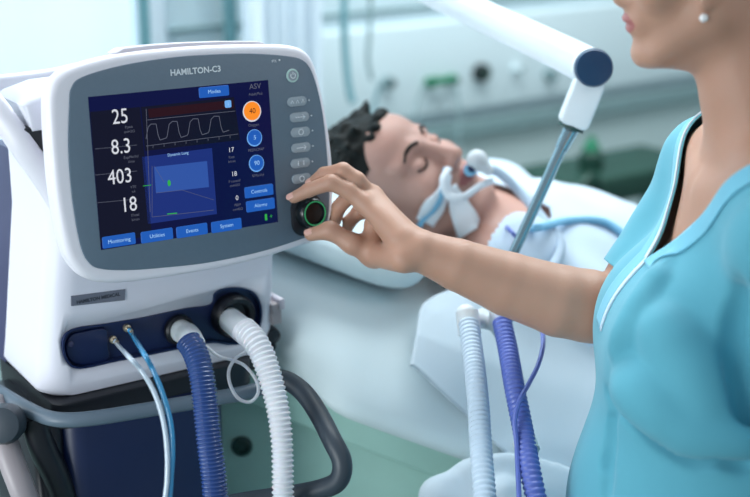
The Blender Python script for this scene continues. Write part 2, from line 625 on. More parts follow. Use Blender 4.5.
outlet(428, 82, 5, 'emerald', 'outblack', lab='green outlet')
outlet(450, 79, 5, 'emerald', 'outblack', lab='green outlet')
outlet(479, 72, 9, 'outblack', 'darkgreen', lab='round black outlet')
outlet(515, 68, 4, 'panelpale', 'greyout', lab='pale outlet')
outlet(386, 82, 6, 'greyout', 'outblack', lab='grey outlet')
outlet(548, 74, 6, 'greyout', 'wallrail', lab='grey outlet')
u0, v0 = WF.hit(428, 80, 0.05); u1, v1 = WF.hit(450, 77, 0.05)
mb = MB(); sweep(mb, [WF.P(u0, v0, 0.066), WF.P((u0 + u1) / 2, (v0 + v1) / 2 - 0.004, 0.07), WF.P(u1, v1, 0.066)], 0.011)
mb.build('outlet_bridge', 'emerald', t)

# hoses hanging in front of the wall
def hang(name, pts, r, m, label, cat, group=None, d=3.5):
    P = cr([at(x, y, d) for x, y in pts], 8)
    mb = MB()
    sweep(mb, P, r, 10)
    o = mb.build(name, m)
    return tag(o, label, cat, group)


hang('supply_hose', [(343, -120), (345, -40), (344, 20), (346, 60), (349, 88), (353, 103)], 0.0085, 'teal',
     'thick teal supply hose hanging down behind the patient hair, left of the thinner one', 'hose', d=3.3)
hang('supply_hose', [(371, -120), (371, -30), (370, 25), (368, 60), (372, 80)], 0.005, 'greyout',
     'thin grey supply hose hanging beside the thicker teal one', 'hose', d=3.3)
hang('thin_cable', [(380, 84), (374, 110), (378, 150), (376, 190)], 0.004, 'teal', 'thin teal cable dropping from the grey outlet behind the dark hair', 'cable', d=3.4)
hang('thin_cable', [(424, 84), (416, 110), (412, 150), (414, 190)], 0.003, 'wallrail', 'thin pale green cable falling from the left green outlet', 'cable', d=3.55)
hang('thin_cable', [(455, 82), (459, 110), (458, 150), (456, 200)], 0.003, 'wallrail', 'thin pale green cable falling from the right green outlet', 'cable', d=3.65)

# teal pole far left and the translucent curtain beside it
t = thing('infusion_pole', (at(143, 0, 2.9).x, at(143, 0, 2.9).y, 0), 'upright teal metal pole seen above the ventilator display', 'pole')
b = ORI[t]
mb = MB(); sweep(mb, [(b.x, b.y, 0.03), (b.x, b.y, 2.2)], 0.0125, 14); mb.build('pole', 'teal', t)
for k in range(5):
    a = math.radians(72 * k + 10)
    mb = MB(); sweep(mb, [(b.x, b.y, 0.1), (b.x + 0.1 * math.cos(a), b.y + 0.1 * math.sin(a), 0.09), (b.x + 0.25 * math.cos(a), b.y + 0.25 * math.sin(a), 0.05)], 0.012, 10)
    mb.build('leg', 'teal', t)
mb = MB()
for sx in (-1, 1):
    sweep(mb, cr([(b.x, b.y, 2.19), (b.x + sx * 0.06, b.y, 2.2), (b.x + sx * 0.09, b.y, 2.23), (b.x + sx * 0.1, b.y, 2.26)], 4), 0.005, 8)
mb.build('hook', 'teal', t)


def curtain(name, px0, px1, d0, d1, z0, z1, folds, amp, m, label):
    a, b2 = at(px0, 0, d0), at(px1, 0, d1)
    a.z = b2.z = 0
    dr = (b2 - a); L = dr.length; dr.normalize()
    nn = Vector((dr.y, -dr.x, 0))
    nu, nv = folds * 12, 8
    vs, fs = [], []
    for j in range(nv + 1):
        z = z0 + (z1 - z0) * j / nv
        for i in range(nu + 1):
            s = i / nu
            w = amp * math.sin(2 * math.pi * folds * s + 0.3 * math.sin(5 * s)) * (1 + 0.3 * math.sin(7 * s + z))
            p = a + dr * (L * s) + nn * w
            vs.append((p.x, p.y, z))
    for j in range(nv):
        for i in range(nu):
            q = j * (nu + 1) + i
            fs.append([q, q + 1, q + nu + 2, q + nu + 1])
    mb = MB(); mb.add(vs, fs)
    o = mb.build(name, m, angle=80)
    md = o.modifiers.new('s', 'SOLIDIFY'); md.thickness = 0.004
    return tag(o, label, 'curtain')


curtain('privacy_curtain', 246, 318, 3.0, 3.2, 0.3, 2.6, 5, 0.03, 'curtain', 'pale blue pleated curtain hanging behind the top right corner of the display')

P = WF.hit(229, 30, 0.03)
mb = MB(); sweep(mb, [WF.P(P[0], 0.0, 0.035), WF.P(P[0], 2.88, 0.035)], 0.017, 14)
for z in (0.6, 1.5, 2.4): prism(mb, WF, rrect(P[0] - .03, z, P[0] + .03, z + .03, .006), -0.03, 0.056, 0.003, 2)
tag(mb.build('wall_pipe', 'teal'), 'vertical teal pipe on the wall just above the name on the display', 'pipe')

# dark equipment low behind the patient's legs
t = thing('equipment_trolley', (at(590, 180, 3.6).x, at(590, 180, 3.6).y, 0), 'dark green low equipment trolley behind the bed beside the nurse', 'trolley')
b = ORI[t]
zt = at(590, 168, 3.6).z
EF = Frame((b.x, b.y, 0), WD, (0, 0, 1), WN)
mb = MB(); prism(mb, EF, rrect(-0.16, zt - 0.07, 0.33, zt, 0.02), -0.12, 0.1, 0.01); mb.build('top_tray', 'darkgreen', t)
for du in (-0.13, 0.3):
    for dw in (-0.09, 0.07):
        mb = MB(); sweep(mb, [EF.P(du, 0.03, dw), EF.P(du, zt - 0.06, dw)], 0.011, 8); mb.build('leg', 'wallrail', t)
mb = MB(); prism(mb, EF, rrect(-0.14, 0.3, 0.31, 0.33, 0.01), -0.1, 0.08, 0.004); mb.build('shelf', 'wallrail', t)
t = thing('suction_bottle', EF.P(0.0, zt, 0), 'small green topped bottle standing on the dark trolley behind the bed', 'bottle')
mb = MB(); lathe(mb, Frame(EF.P(0, zt, 0), WD, (-WD.y, WD.x, 0), (0, 0, 1)), 0, 0, [(0.03, 0), (0.032, 0.01), (0.032, 0.04), (0.02, 0.05)], 18); mb.build('bottle_body', 'darkgreen', t)
mb = MB(); lathe(mb, Frame(EF.P(0, zt, 0), WD, (-WD.y, WD.x, 0), (0, 0, 1)), 0, 0, [(0.022, 0.048), (0.022, 0.062), (0.012, 0.068), (0.008, 0.085)], 16); mb.build('bottle_cap', 'emerald', t)
mb = MB(); sweep(mb, cr([EF.P(-0.06, zt - 0.05, 0.115), EF.P(-0.12, zt + 0.02, 0.12), EF.P(-0.2, zt - 0.08, 0.12), EF.P(-0.3, zt - 0.2, 0.1)], 8), 0.012, 8)
tag(mb.build('coiled_cable', 'darkgreen'), 'dark green cable looping down from the trolley behind the bed', 'cable')

# ------------------------------------------------------------ ventilator
MO = CAM + RX * -0.234 + UP * 0.107 + FW * 1.745
EX = (RX * 0.831 + UP * 0.147 + FW * 0.537).normalized()
EN = (RX * 0.555 - UP * 0.129 - FW * 0.822)
EN = (EN - EX * EN.dot(EX)).normalized()
EY = EN.cross(EX)
MF = Frame(MO, EX, EY, EN)                       # display frame
hx = Vector((EX.x, EX.y, 0)).normalized()
hn = Vector((hx.y, -hx.x, 0))
HF = Frame(Vector((MO.x, MO.y, 0)), hx, (0, 0, 1), hn)     # housing frame: v is height above the floor
VW = -0.06                                       # housing front plane

vent = thing('ventilator', HF.P(0, 1.0, -0.2), 'white hospital ventilator with a tilted touch display in a grey facia and navy hose ports', 'ventilator')

outer = [(50, 110), (52, 90), (60, 76), (78, 66), (120, 55), (170, 49), (215, 46), (262, 45), (290, 46), (305, 51), (314, 62), (321, 85), (328, 120), (333, 160),
         (334, 200), (331, 225), (322, 238), (300, 246), (270, 256), (230, 266), (180, 275), (140, 281), (110, 283), (90, 279), (76, 267), (66, 246), (57, 200), (52, 150)]
inner = [(69, 105), (71, 88), (82, 77), (121, 65.5), (170, 57.5), (210, 54.5), (250, 53.5), (286, 56), (302, 60), (311, 71), (319, 97), (324, 127), (327, 160), (329, 195), (327, 220), (318, 232),
         (298, 240), (270, 249), (242, 256), (205, 263), (170, 267), (130, 270), (102, 269), (89, 263), (80, 245), (72, 200), (68, 150)]
po = cr([MF.hit(x, y, 0) for x, y in outer], 5, True)
pi_ = cr([MF.hit(x, y, 0.0) for x, y in inner], 5, True)
mb = MB(); prism(mb, MF, offset_poly(po, -0.001), -0.034, 0.0, 0.009, 5, back=True)
prism(mb, MF, offset_poly(po, 0.022), -0.056, -0.03, 0.004, 3)
bez = mb.build('display_bezel', 'white', vent)
mb = MB(); prism(mb, MF, pi_, -0.004, 0.0022, 0.0015, 2)
fac = mb.build('display_facia', 'facia', vent)
tag(fac, 'grey finely ribbed facia')
# grey grip strip on top of the bezel
g = [(116, 53), (124, 48), (150, 45), (185, 42.5), (225, 41), (258, 41), (265, 43), (264, 48), (220, 49), (170, 52), (125, 58)]
mb = MB(); prism(mb, MF, [MF.hit(x, y, -0.012) for x, y in g], -0.045, -0.012, 0.003, 2, back=True)
mb.build('top_grip', 'lilac', vent)
# maker's name
u, v = MF.hit(196, 71, 0.003)
mb = MB(); text(mb, MF, 'HAMILTON-C3', 0.0105, u, v, 0.0026, bold=0.0003)
mb.build('maker_name', 'print', vent)
u, v = MF.hit(277, 61, 0.003)
mb = MB(); prism(mb, MF, circ(u + 0.004, v + 0.001, 0.0012, 8), 0.002, 0.0028); text(mb, MF, 'IPX', 0.005, u - 0.004, v, 0.0026)
mb.build('indicator_print', 'print', vent)

# screen: everything drawn on it is emissive artwork a hair above the glass
sc4 = [MF.hit(*p, 0.0025) for p in ((88, 97), (268, 80), (278, 222), (101, 250))]
mb = MB(); prism(mb, MF, [sc4[3], sc4[2], sc4[1], sc4[0]], 0.0, 0.0027)
scr = mb.build('screen', 's_navy', vent, smooth=False)


def S(px, py):
    return MF.hit(px, py, 0.003)


def quad(mb, pts, w, mi=0):
    w0 = w
    q = [S(*p) for p in pts]
    mb.add([MF.P(a, b_, w0) for a, b_ in q], [[0, 1, 2, 3]], mi)


def line(mb, pts, wd, w, mi=0):
    q = [S(*p) for p in pts]
    for (a, b_), (c, d) in zip(q[:-1], q[1:]):
        L = math.hypot(c - a, d - b_) or 1e-6
        nx, ny = -(d - b_) / L * wd / 2, (c - a) / L * wd / 2
        mb.add([MF.P(a + nx, b_ + ny, w), MF.P(c + nx, d + ny, w), MF.P(c - nx, d - ny, w), MF.P(a - nx, b_ - ny, w)], [[0, 1, 2, 3]], mi)


# black reading column and its four values
mb = MB()
quad(mb, [(90, 112), (140, 107), (152, 236), (100.5, 243)], 0.0029)
for y in (146, 172, 200): line(mb, [(95, y + 3), (137, y - 1)], 0.0005, 0.0031, 1)
mb.build('reading_column', ['blackscreen', 's_dim'], scr, smooth=False)
for s_, px, py, lab, unit in (('25', 120, 117, 'Ppeak', 'cmH2O'), ('8.3', 121, 147, 'ExpMinVol', 'l/min'), ('403', 120, 177, 'VTE', 'ml'), ('18', 129, 205, 'fTotal', 'b/min')):
    mb = MB()
    u, v = S(px, py)
    text(mb, MF, s_, 0.0255, u, v, 0.0033, 0, sx=0.85)
    u, v = S(129 + (py - 117) * 0.07, py + 10)
    text(mb, MF, lab, 0.0045, u, v, 0.0032, 1)
    text(mb, MF, unit, 0.0045, u, v - 0.0055, 0.0032, 1)
    mb.build('reading', ['s_white', 's_dim'], scr, smooth=False)
# pressure waveform on black
mb = MB()
quad(mb, [(141, 107), (234, 97), (240, 140), (145, 151)], 0.0029)
quad(mb, [(148, 109), (233, 100), (234, 108), (149, 118)], 0.0030, 1)
line(mb, [(147, 120), (235, 111)], 0.0006, 0.0032, 2)
line(mb, [(146, 146), (238, 134)], 0.0006, 0.0032, 2)
line(mb, [(146, 109), (150, 212)], 0.0006, 0.0035, 2)
for k in range(8): line(mb, [(153 + k * 11, 145.5 - k * 1.4), (153 + k * 11, 148 - k * 1.4)], 0.0006, 0.0032, 2)
wv = []
for k in range(4):
    x0 = 146 + k * 21; y0 = 141 - k * 2.6
    wv += [(x0, y0 - 2), (x0 + 2, y0 - 14), (x0 + 5, y0 - 17), (x0 + 10, y0 - 17), (x0 + 12, y0 - 6), (x0 + 14, y0 - 1), (x0 + 20, y0 - 3)]
line(mb, wv, 0.0008, 0.0033, 3)
mb.build('waveform_graph', ['blackscreen', 's_red', 's_dim', 's_dim'], scr, smooth=False)
# loop graph
mb = MB()
quad(mb, [(142, 157), (212, 148), (217, 214), (148, 224)], 0.0029)
quad(mb, [(154, 166), (207, 160), (212, 208), (150, 217)], 0.0030, 0)
quad(mb, [(154, 167), (207, 161), (209, 187), (156, 193)], 0.0031, 1)
line(mb, [(156, 193), (182, 190), (214, 200)], 0.0004, 0.0033, 4)
line(mb, [(154, 166), (164, 182)], 0.0004, 0.0033, 4)
line(mb, [(152, 166), (152, 217), (214, 210)], 0.0005, 0.0033, 4)
u, v = S(169, 183); mb.add([MF.P(a, b_, 0.0034) for a, b_ in circ(u, v, 0.0022, 12, 0.004)], [list(range(12))], 2)
line(mb, [(143, 186), (151, 185)], 0.0008, 0.0034, 2)
line(mb, [(167, 214), (177, 213)], 0.0012, 0.0034, 2)
u, v = S(178, 154); text(mb, MF, 'Dynamic Lung', 0.005, u, v, 0.0033, 3)
mb.build('loop_graph', ['s_panel', 's_loop', 's_green', 's_txt', 's_dim'], scr, smooth=False)
# small values to the right of the graphs
mb = MB()
for s_, l_, un, px, py in (('17', 'Rate', 'b/min', 231, 150), ('18', 'P control', 'cmH2O', 234, 174), ('0', 'PEEP', 'cmH2O', 237, 198)):
    u, v = S(px, py); text(mb, MF, s_, 0.0085, u, v, 0.0033, 0)
    text(mb, MF, l_, 0.0045, u, v - 0.009, 0.0033, 1); text(mb, MF, un, 0.0045, u, v - 0.0145, 0.0033, 1)
mb.build('side_readings', ['s_white', 's_dim'], scr, smooth=False)
mb = MB()
u, v = S(255, 86.5); text(mb, MF, 'ASV', 0.0098, u, v, 0.0033, 0)
text(mb, MF, 'Adult/Ped.', 0.005, u + 0.0005, v - 0.0095, 0.0033, 0)
mb.build('mode_text', ['s_dim'], scr, smooth=False)


def touch(name, cpx, cpy, wpx, hpx, s_, m='s_btn', ts=0.0066):
    u, v = S(cpx, cpy)
    w2, h2 = wpx * 0.00131 / 2, hpx * 0.00131 / 2
    mb = MB(); prism(mb, MF, rrect(u - w2, v - h2, u + w2, v + h2, 0.0018, 3), 0.0026, 0.0036, 0.0004, 1)
    if s_: text(mb, MF, s_, ts, u, v, 0.0038, 1)
    return mb.build(name, [m, 's_txt'], scr, smooth=False)


touch('touch_button', 214, 91.5, 32, 10, 'Modes')
touch('touch_button', 228, 104, 7, 7, 'i', 's_lite')
touch('touch_button', 119, 240.5, 33, 11, 'Monitoring')
touch('touch_button', 157, 235.5, 33, 11, 'Utilities')
touch('touch_button', 192, 230.5, 33, 11, 'Events')
touch('touch_button', 226.5, 225.5, 33, 11, 'System')
touch('touch_button', 259, 191, 32, 11, 'Controls')
touch('touch_button', 260.5, 205, 32, 11, 'Alarms')
for px, py, r, m, s_, l_ in ((252, 111, 0.0118, 's_orange', '40', 'Oxygen'), (254.5, 137.5, 0.0098, 's_btn', '5', 'PEEP/CPAP'), (256.5, 163, 0.0098, 's_btn', '90', '%MinVol')):
    u, v = S(px, py)
    mb = MB()
    lathe(mb, MF, u, v - 0.0005, [(r * 1.12, 0.0026), (r * 1.12, 0.0030), (r, 0.0031)], 28, 1)
    lathe(mb, MF, u, v, [(r, 0.0031), (r, 0.0036), (r * 0.9, 0.0040)], 28, 0)
    text(mb, MF, s_, r * 0.8, u, v, 0.0042, 2)
    text(mb, MF, l_, 0.005, u + 0.0005, v - r - 0.006, 0.0042, 3)
    mb.build('touch_dial', [m, 's_lite' if m == 's_btn' else 's_white', 's_txt' if m == 's_btn' else 's_red', 's_dim'], scr, smooth=False)
mb = MB()
u, v = S(267, 217); prism(mb, MF, rrect(u - 0.003, v - 0.004, u, v + 0.004, 0.0005, 2), 0.0028, 0.0034)
text(mb, MF, '+', 0.008, u + 0.006, v, 0.0034)
mb.build('battery_symbol', 's_green', scr, smooth=False)

# keys right of the screen
u, v = MF.hit(292.5, 75.5, 0.003)
mb = MB(); lathe(mb, MF, u, v, [(0.0088, 0.002), (0.0088, 0.0036), (0.0072, 0.0044), (0.0068, 0.0036)], 28, 0)
lathe(mb, MF, u, v, [(0.0068, 0.003), (0.0066, 0.0040), (0.001, 0.0044)], 24, 1)
sweep(mb, [MF.P(u + 0.0035 * math.sin(a / 10), v + 0.0035 * math.cos(a / 10), 0.0046) for a in range(6, 58, 4)], 0.0005, 6, mi=2)
sweep(mb, [MF.P(u, v + 0.001, 0.0046), MF.P(u, v + 0.0045, 0.0046)], 0.0005, 6, mi=2)
mb.build('power_key', ['keyring', 'key', 'print'], vent)
KEYS = [(297, 101.5, 1), (299.5, 117, 2), (300.5, 132, 3), (301, 147.5, 4), (300.5, 163, 5), (301.5, 178.5, 6)]
for px, py, kk in KEYS:
    u, v = MF.hit(px, py, 0.003)
    mb = MB(); prism(mb, MF, rrect(u - 0.0145, v - 0.0062, u + 0.0145, v + 0.0062, 0.0061, 6), 0.002, 0.0042, 0.0012, 2)
    if kk == 1:
        for a in (-0.008, 0, 0.008): line_pts = [MF.P(u + a - 0.002, v - 0.002, 0.0046), MF.P(u + a, v + 0.002, 0.0046), MF.P(u + a + 0.002, v - 0.002, 0.0046)]; sweep(mb, line_pts, 0.0005, 6, mi=1)
    elif kk in (2, 4):
        sweep(mb, [MF.P(u - 0.007, v, 0.0046), MF.P(u + 0.007, v, 0.0046)], 0.0005, 6, mi=1)
        sweep(mb, [MF.P(u + 0.004, v - 0.0025, 0.0046), MF.P(u + 0.007, v, 0.0046), MF.P(u + 0.004, v + 0.0025, 0.0046)], 0.0005, 6, mi=1)
    elif kk in (3, 6):
        sweep(mb, [MF.P(u + 0.0035 * math.cos(a / 5), v + 0.0035 * math.sin(a / 5), 0.0046) for a in range(32)], 0.0005, 6, mi=1)
    else:
        for a in (-0.004, 0.004): sweep(mb, [MF.P(u + a, v - 0.003, 0.0046), MF.P(u + a, v + 0.003, 0.0046)], 0.0005, 6, mi=1)
    prism(mb, MF, circ(u + 0.0185, v, 0.001, 8), 0.002, 0.003, mi=1)
    mb.build('membrane_key', ['key', 'print'], vent)
# press-and-turn knob
ku, kv = MF.hit(308, 214, 0.003)
mb = MB(); prism(mb, MF, rrect(ku - 0.0255, kv - 0.0285, ku + 0.0225, kv + 0.0265, 0.018, 8), 0.001, 0.0045, 0.002, 2)
mb.build('knob_recess', 'darkblack', vent)
ku, kv = MF.hit(313, 213, 0.015)
mb = MB(); lathe(mb, MF, ku, kv, [(0.021, 0.004), (0.0205, 0.014), (0.0185, 0.019), (0.0165, 0.0205), (0.0150, 0.0205), (0.013, 0.016), (0.004, 0.0145)], 40)
kn = mb.build('control_knob', 'knob', vent)
mb = MB()
vs, fs = [], []
sweep(mb, [MF.P(ku + 0.0157 * math.cos(a * math.pi / 20), kv + 0.0157 * math.sin(a * math.pi / 20), 0.0205) for a in range(40)], 0.0009, 6, closed=True)
mb.build('lit_ring', 'green_ring', kn)

# housing shell: rounded box section lofted upward, front corner left radius large
fl_t = HF.hit(60, 265, VW)[0]; fl_b, zb1 = HF.hit(52, 392, VW)
fr_t = HF.hit(277, 262, VW)[0]; fr_b, zb2 = HF.hit(273, 351, VW)
zbot = (zb1 + zb2) / 2
ztop = HF.hit(50, 152, VW - 0.1)[1]
zmid = HF.hit(60, 265, VW)[1]


def section(z):
    t_ = (z - zbot) / (zmid - zbot)
    L = fl_b + (fl_t - fl_b) * t_ - 0.012
    R_ = fr_b + (fr_t - fr_b) * t_
    return L, R_


def hsec(z, w_back, shrink=0.0):
    L, R_ = section(min(z, zmid + 0.05))
    L += shrink; R_ -= shrink
    r = 0.036
    out = []
    for cu, cw, a0, rr_ in ((R_ - 0.012, VW - 0.012, 0, 0.012), (L + r, VW - r, 90, r)):
        for k in range(9):
            a = math.radians(a0 + 90 * k / 8)
            out.append((cu + rr_ * math.cos(a), cw + rr_ * math.sin(a) - (shrink if False else 0)))
    out.append((L + 0.0 + (0.004 if w_back < -0.2 else 0), w_back))
    out.append((R_, w_back))
    return out


def loft(mb, secs, mi=0):
    n = len(secs[0][1])
    vs, fs = [], []
    for z, s_ in secs: vs += [HF.P(a, z, c) for a, c in s_]
    for i in range(len(secs) - 1):
        for k in range(n): fs.append([i * n + k, i * n + (k + 1) % n, (i + 1) * n + (k + 1) % n, (i + 1) * n + k])
    fs.append(list(range(n))); fs.append([(len(secs) - 1) * n + k for k in range(n)])
    mb.add(vs, fs, mi)


WB = VW - 0.155
secs = [(zbot - 0.004, hsec(zbot, WB, 0.012)), (zbot, hsec(zbot, WB, 0.004)), (zbot + 0.008, hsec(zbot, WB))]
for k in range(1, 9): secs.append((zbot + (ztop - zbot) * k / 8, hsec(zbot + (ztop - zbot) * k / 8, WB)))
mb = MB(); loft(mb, secs)
shell = mb.build('housing', 'shell', vent, angle=50)
# connector recess cut in the front face
rec = [(62, 346), (66, 333), (78, 327), (100, 324), (140, 317.5), (185, 308), (210, 304), (214, 293), (224, 288), (238, 287), (252, 291), (260, 301), (262, 317), (257, 333), (244, 343), (228, 345), (212, 343), (190, 347), (150, 355), (110, 363), (80, 369), (67, 363)]
rp = cr([HF.hit(x, y, VW) for x, y in rec], 4, True)
mb = MB(); prism(mb, HF, rp, VW - 0.012, VW + 0.05)
cut = mb.build('cut', 'navy', vent)
md = shell.modifiers.new('b', 'BOOLEAN'); md.operation = 'DIFFERENCE'; md.object = cut; md.solver = 'EXACT'
dg = bpy.context.evaluated_depsgraph_get()
nm = bpy.data.meshes.new_from_object(shell.evaluated_get(dg))
shell.modifiers.clear(); shell.data = nm
bpy.data.objects.remove(cut)
mb = MB(); prism(mb, HF, offset_poly(rp, 0.0003), VW - 0.0119, VW - 0.009)
# rim liner
ri = offset_poly(rp, 0.0004); rj = offset_poly(rp, 0.0028)
n = len(ri)
vs = [HF.P(a, b_, VW - 0.009) for a, b_ in rj] + [HF.P(a, b_, VW + 0.0012) for a, b_ in rj] + [HF.P(a, b_, VW + 0.0012) for a, b_ in ri] + [HF.P(a, b_, VW - 0.009) for a, b_ in ri]
mb.add(vs, [[r * n + k, r * n + (k + 1) % n, (r + 1) * n + (k + 1) % n, (r + 1) * n + k] for r in range(3) for k in range(n)])
cp = mb.build('connector_panel', 'navy', vent)
u, v = HF.hit(80, 348, VW)
mb = MB(); prism(mb, HF, cr([HF.hit(x, y, VW - 0.008) for x, y in ((65, 348), (70, 335), (82, 331), (105, 328), (108, 345), (107, 360), (84, 365), (70, 361))], 4, True), VW - 0.0092, VW - 0.0045, 0.003, 3)
mb.build('filter_cover', 'navy', cp)
u, v = HF.hit(72, 345, VW)
mb = MB(); lathe(mb, HF, u, v, [(0.004, VW - 0.006), (0.004, VW - 0.003), (0.002, VW - 0.002)], 12); mb.build('latch', 'navyside', cp)
for px, py in ((115, 341), (129, 329.5)):
    u, v = HF.hit(px, py, VW)
    mb = MB(); lathe(mb, HF, u, v, [(0.005, VW - 0.009), (0.005, VW - 0.004), (0.003, VW - 0.003), (0.0032, VW + 0.006), (0.0022, VW + 0.008)], 14)
    mb.build('sensor_port', 'brass', cp)
# expiratory valve ring
pu, pv = HF.hit(234, 316, VW)
mb = MB(); lathe(mb, HF, pu, pv, [(0.031, VW - 0.009), (0.031, VW + 0.004), (0.027, VW + 0.010), (0.021, VW + 0.008), (0.018, VW - 0.001), (0.010, VW - 0.004)], 44)
mb.build('valve_ring', 'darkblack', cp)
pu2, pv2 = HF.hit(181, 331, VW)
mb = MB(); lathe(mb, HF, pu2, pv2, [(0.021, VW - 0.009), (0.021, VW - 0.002), (0.018, VW + 0.001), (0.013, VW - 0.004)], 36)
mb.build('port_ring', 'darkblack', cp)
# serial plate
q = [HF.hit(x, y, VW) for x, y in ((71, 306), (124.5, 300), (125, 289), (71, 296))]
mb = MB(); prism(mb, HF, q, VW - 0.001, VW + 0.0012, mi=0)
u, v = HF.hit(98, 298, VW)
text(mb, HF, 'HAMILTON MEDICAL', 0.0062, u, v, VW + 0.0014, 1, bold=0.0003)
mb.build('name_plate', ['plate', 'darkprint'], vent, smooth=False)
# navy rear half of the housing
L0, R0 = section(zbot)
mb = MB()
secs = []
for k in range(9):
    z = zbot - 0.002 + (ztop - zbot - 0.0) * k / 8
    L, R_ = section(min(z, zmid + 0.05))
    secs.append((z, [(R_ - 0.004, WB), (L + 0.006, WB), (L + 0.004, WB - 0.05), (L + 0.012, WB - 0.06), (R_ - 0.02, WB - 0.06)]))
loft(mb, secs); mb.build('rear_housing', 'navyside', vent, angle=30)
# shoulder block behind the display, with the dark grip opening
q = [HF.hit(x, y, VW - 0.02) for x, y in ((18, 104), (24, 98), (50, 88), (140, 76), (145, 110), (60, 125), (27, 130))]
mb = MB(); prism(mb, HF, q, VW - 0.10, VW + 0.0, 0.008, 3, back=True); mb.build('display_mount', 'shell', vent)
q = [HF.hit(x, y, VW - 0.005) for x, y in ((22, 129), (60, 122), (140, 112), (140, 150), (60, 155), (34, 156))]
mb = MB(); prism(mb, HF, q, VW - 0.09, VW - 0.004, 0.003, 2); mb.build('grip_recess', 'darkblack', vent)
# curved carrying handle sweeping from behind the display down into the shell
hp = [(-66, 64, -0.16), (-38, 76, -0.14), (-14, 97, -0.11), (6, 122, -0.085), (23, 147, -0.07), (41, 172, -0.065), (62, 205, -0.066)]
hq = HF.hit(-14, 97, -.11)
P = cr([HF.P(hq[0] + .045, hq[1] - .012, -.27), HF.P(hq[0] + .012, hq[1] + .012, -.235), HF.P(hq[0] - .004, hq[1] + .015, -.17)] + [HF.at(x, y, w) for x, y, w in hp[2:]], 6)
mb = MB(); sweep(mb, P, [0.0165] * len(P), 16, flat=0.7, up=hn); mb.build('carrying_handle', 'white', vent)
q = [HF.hit(x, y, WB + 0.02) for x, y in ((-90, 76), (-20, 80), (30, 76), (60, 72), (100, 68), (100, 110), (30, 100), (-90, 110))]
mb = MB(); prism(mb, HF, cr(q, 4, True), WB - 0.02, WB + 0.0, 0.006, 3, back=True); mb.build('rear_top_cover', 'shell', vent)

# side clamp on the right of the housing
u, v = HF.hit(269, 311, VW - 0.01)
mb = MB(); prism(mb, HF, rrect(u - 0.004, v - 0.017, u + 0.013, v + 0.014, 0.003), VW - 0.04, VW + 0.004, 0.003, 2, back=True)
cl = mb.build('side_clamp', 'legp', vent)
mb = MB(); prism(mb, HF, rrect(u + 0.008, v + 0.004, u + 0.017, v + 0.02, 0.003), VW - 0.03, VW + 0.006, 0.002, 2, back=True); mb.build('clamp_lever', 'lilac', cl)
u, v = HF.hit(270, 334, VW - 0.01)
mb = MB()
lathe(mb, HF, u, v, [(0.012, VW - 0.05), (0.0125, VW - 0.008), (0.010, VW + 0.002), (0.004, VW + 0.004)], 20)
lathe(mb, HF, u - 0.002, v - 0.016, [(0.009, VW - 0.05), (0.0095, VW - 0.006), (0.005, VW + 0.001)], 18)
mb.build('side_knob', 'darkblack', vent)

# ------------------------------------------------------------ trolley under the ventilator
tr = thing('ventilator_trolley', HF.P(0, 0, -0.2), 'dark navy trolley with slate rail carrying the white ventilator', 'trolley')
L, R_ = section(zbot)
mb = MB(); prism(mb, Frame(HF.P(0, zbot - 0.006, 0), hx, -hn, (0, 0, 1)), rrect(L + 0.01, -VW + 0.006, R_ - 0.002, -VW + 0.21, 0.02), -0.026, 0.0, 0.003, 2, back=True)
mb.build('top_plate', 'darkblack', tr)
TF = Frame(HF.P(0, 0, 0), hx, -hn, (0, 0, 1))
zr = HF.hit(60, 419, VW + 0.05)[1]
# flat slate band round the front
Lr = HF.hit(55, 413, VW + 0.045)[0]
Rr = HF.hit(262, 380, VW + 0.02)[0]
bp = [(Lr - 0.012, 0.27), (Lr - 0.012, 0.2), (Lr - 0.012, 0.12), (Lr - 0.008, 0.05), (Lr + 0.012, 0.022), (Lr + 0.05, 0.016), (Lr + 0.12, 0.018), (Lr + 0.2, 0.022), (Rr, 0.03), (Rr + 0.02, 0.045)]
RPX = [(-75, 366), (-50, 370), (-25, 379), (0, 393), (24, 407), (46, 417), (66, 420), (95, 418), (140, 411), (200, 401), (240, 394), (262, 388)]


def onz(px, py, z):
    r = ray(px, py)
    return CAM + r * ((z - CAM.z) / r.z)


P = cr([onz(-40, 370, zr) - hn * .18 + hx * .03, onz(-40, 370, zr) - hn * .09] + [onz(x, y, zr) for x, y in RPX[2:]], 6)
mb = MB(); sweep(mb, P, [0.0105] * len(P), 14, flat=0.9, up=(0, 0, 1)); mb.build('slate_rail', 'rail', tr)
mb = MB()
prism(mb, TF, rrect(Lr + 0.01, 0.04, Rr - 0.01, 0.26, 0.02), zr - 0.03, zr + 0.004, 0.003, 2); mb.build('deck', 'darkblack', tr)
# handle tube on the right
hpts = [(262, 378, 1.80), (285, 380, 1.80), (303, 392, 1.78), (318, 413, 1.75), (332, 440, 1.71), (342, 462, 1.70), (338, 481, 1.705), (318, 490, 1.72), (285, 496, 1.735), (250, 501, 1.745), (205, 509, 1.755)]
P = cr([at(*p) for p in hpts], 8)
mb = MB(); sweep(mb, P, 0.0125, 16); mb.build('handle_tube', 'tube_rail', tr)
